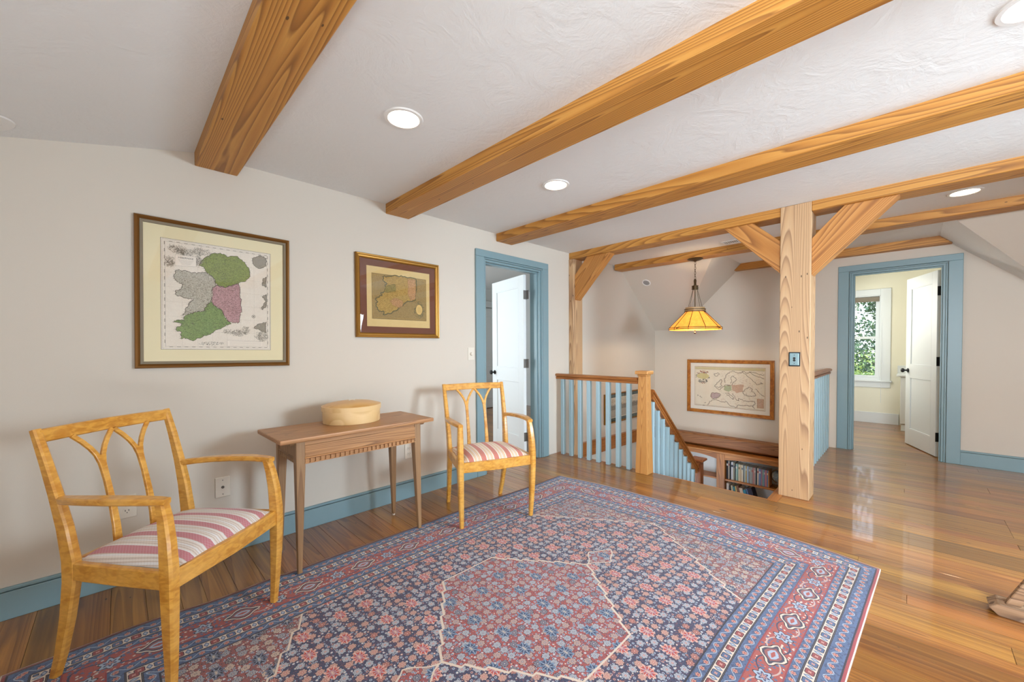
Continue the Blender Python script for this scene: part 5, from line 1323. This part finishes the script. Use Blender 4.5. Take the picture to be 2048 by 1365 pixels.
blb = LP('bulb', lathe([(0.028*math.sin(math.pi*k/8), zt(1.545)+0.034*math.cos(math.pi*k/8)) for k in range(9)], 14), flat('lamp_bulb', (1, .9, .7, 1), 0.4, emit=(1, 0.78, 0.45, 1), es=12.0), smooth='all')
d = bpy.data.lights.new('pendant_light', 'POINT'); d.energy = 12; d.color = (1, 0.74, 0.42); d.shadow_soft_size = 0.04
o = bpy.data.objects.new('pendant_light', d); C.objects.link(o); o.location = (PX, PY, 1.49)

# ================================================================== RECESSED LIGHTS, VENT
M['light_trim'] = flat('white_light_trim', S(232, 230, 226), 0.4)
M['lens'] = flat('lit_lens', (1, 0.9, 0.75, 1), 0.4, emit=(1.0, 0.84, 0.62, 1), es=14.0)
M['lens_off'] = flat('unlit_lens', S(150, 148, 146), 0.5)
def downlight(label, x, y, r=0.072, on=True, rot=None, z=H, energy=9, out=0.094):
    t = thing('recessed_light', label, 'ceiling light', (x, y, z), 0, 'lit recessed ceiling lights' if on else 'unlit ceiling fixtures', 'thing')
    if rot: t.rotation_euler = rot
    obj('trim_ring', lathe([(r, -0.003), (r+0.004, -0.007), (out-0.004, -0.006), (out, -0.0005), (r, -0.0005), (r, -0.003)], 36), M['light_trim'], t, world=False, smooth=True)
    if on:
        obj('lens', lathe([(0, -0.0015), (r, -0.0015), (r, -0.0012)], 36), M['lens'], t, world=False)
        d = bpy.data.lights.new('recessed_lamp', 'SPOT'); d.energy = energy; d.color = (1.0, 0.78, 0.52); d.spot_size = math.radians(150); d.spot_blend = 0.8; d.shadow_soft_size = 0.06
        o = bpy.data.objects.new('recessed_lamp', d); C.objects.link(o); o.location = (x, y, z-0.015)
    else:
        obj('lens', lathe([(0, -0.010), (r*0.55, -0.010), (r*0.6, -0.004), (r, -0.002)], 28), M['lens_off'], t, world=False, smooth=True)
downlight('lit recessed ceiling light nearest the larger map, between the first two beams', 1.013, -1.138)
downlight('lit recessed ceiling light between the second and third beams, nearest the wall with maps', 2.171, -1.156)
downlight('lit recessed ceiling light at the top right corner, cut by the picture edge', 2.171, -3.185)
downlight('lit recessed ceiling light right of the big post, beside the far beam', 4.443, -3.170)
downlight('lit recessed ceiling light half hidden behind the right brace of the big post', 4.46, -2.62, 0.055, out=0.072)
sl = math.atan2(msl, 1.0)
downlight('small unlit ceiling fixture on the sloped ceiling left of the pendant lamp', 5.30, -0.262, 0.045, False, (0, sl, 0), H-msl*(5.30-RS)-0.001, out=0.062)
downlight('unlit ceiling fixture near the left edge, where the ceiling slopes down', -0.395, -0.17, 0.055, False, (0, -math.atan(0.235), 0), H-0.235*(0.3278+0.395)-0.001, out=0.10)
vt = thing('ceiling_vent', 'small white ceiling vent beyond the big post brace', 'vent', (4.70, -1.60, H), 0, None, 'thing')
obj('frame', boxes([(-0.075, 0.075, -0.16, -0.14, -0.008, 0), (-0.075, 0.075, 0.14, 0.16, -0.008, 0), (-0.075, -0.055, -0.14, 0.14, -0.008, 0), (0.055, 0.075, -0.14, 0.14, -0.008, 0)], 0.002), M['light_trim'], vt, world=False)
obj('backing', boxes([(-0.055, 0.055, -0.14, 0.14, -0.001, 0)]), M['iron'], vt, world=False)
bm = bmesh.new()
for k in range(14): bm_box(bm, -0.055, 0.055, -0.138+0.02*k, -0.130+0.02*k, -0.006, -0.001)
obj('louvres', bm, M['light_trim'], vt, world=False, kind='stuff')

# ================================================================== BATHROOM VANITY, MIRROR
vn = thing('vanity', 'white bathroom vanity with stone counter, partly hidden behind the open door', 'vanity', (8.2, -3.17, 0))
obj('cabinet', box(7.96, 8.5, -3.58, -2.80, 0.10, 0.78, 0.003), M['white'], vn)
obj('toe_kick', box(7.975, 8.5, -3.56, -2.81, 0.0, 0.10), M['white'], vn)
obj('side_panel', box(7.955, 7.96, -3.5, -2.88, 0.18, 0.70, 0.002), M['white'], vn)
obj('countertop', box(7.93, 8.5, -3.59, -2.76, 0.78, 0.81, 0.005), M['white'], vn)
obj('backsplash', box(8.475, 8.498, -3.59, -2.76, 0.81, 0.92, 0.003), M['white'], vn)
mr = thing('mirror', 'round white-rimmed mirror just showing beside the open bathroom door', 'mirror', (8.49, -3.16, 1.38))
bm = lathe([(0.0, 0.0), (0.24, 0.0), (0.24, 0.01), (0.0, 0.01)], 40)
bmesh.ops.rotate(bm, cent=(0, 0, 0), matrix=Matrix.Rotation(-math.pi/2, 3, 'Y'), verts=bm.verts)
obj('mirror_glass', bm, flat('silvered_glass', S(220, 224, 220), 0.05, 1.0), mr, world=False)
obj('rim', tube(bmesh.new(), [(-0.008, 0.245*math.cos(2*math.pi*k/40), 0.245*math.sin(2*math.pi*k/40)) for k in range(40)], 0.010, 6, True), M['white'], mr, world=False, smooth=True)

# ================================================================== FLOOR STAND at the right edge
es = thing('wooden_stand', 'weathered wooden stand foot with slanting legs at the right edge, on the floor', 'stand', (2.9, -3.55, 0))
bm = bmesh.new()
prof = [(2.715, 0.0), (2.90, 0.0), (2.90, 0.052), (2.715, 0.052)]
bm = prism([(-3.195, 0.0), (-3.165, 0.030), (-3.195, 0.056), (-4.05, 0.056), (-4.05, 0.0)], 'x', 2.80, 2.90)
bmesh.ops.bevel(bm, geom=list(bm.edges), offset=0.003, segments=1, affect='EDGES')
obj('foot', bm, M['grey_wood'], es)
def slat(p, q_, w_, th): return sweep([p, q_], [(w_, th)]*2, (1, 0, 0), 0.1)
obj('leg', slat((2.835, -3.232, 0.045), (2.81, -3.70, 1.15), 0.032, 0.040), M['grey_wood'], es)
obj('leg', slat((2.872, -3.250, 0.045), (2.88, -3.72, 1.15), 0.026, 0.034), M['grey_wood'], es)
obj('top_rail', box(2.78, 2.91, -3.76, -3.67, 1.13, 1.18, 0.003), M['grey_wood'], es)
obj('bracket', box(2.85, 2.865, -3.262, -3.232, 0.056, 0.085, 0.002), M['plate'], es)
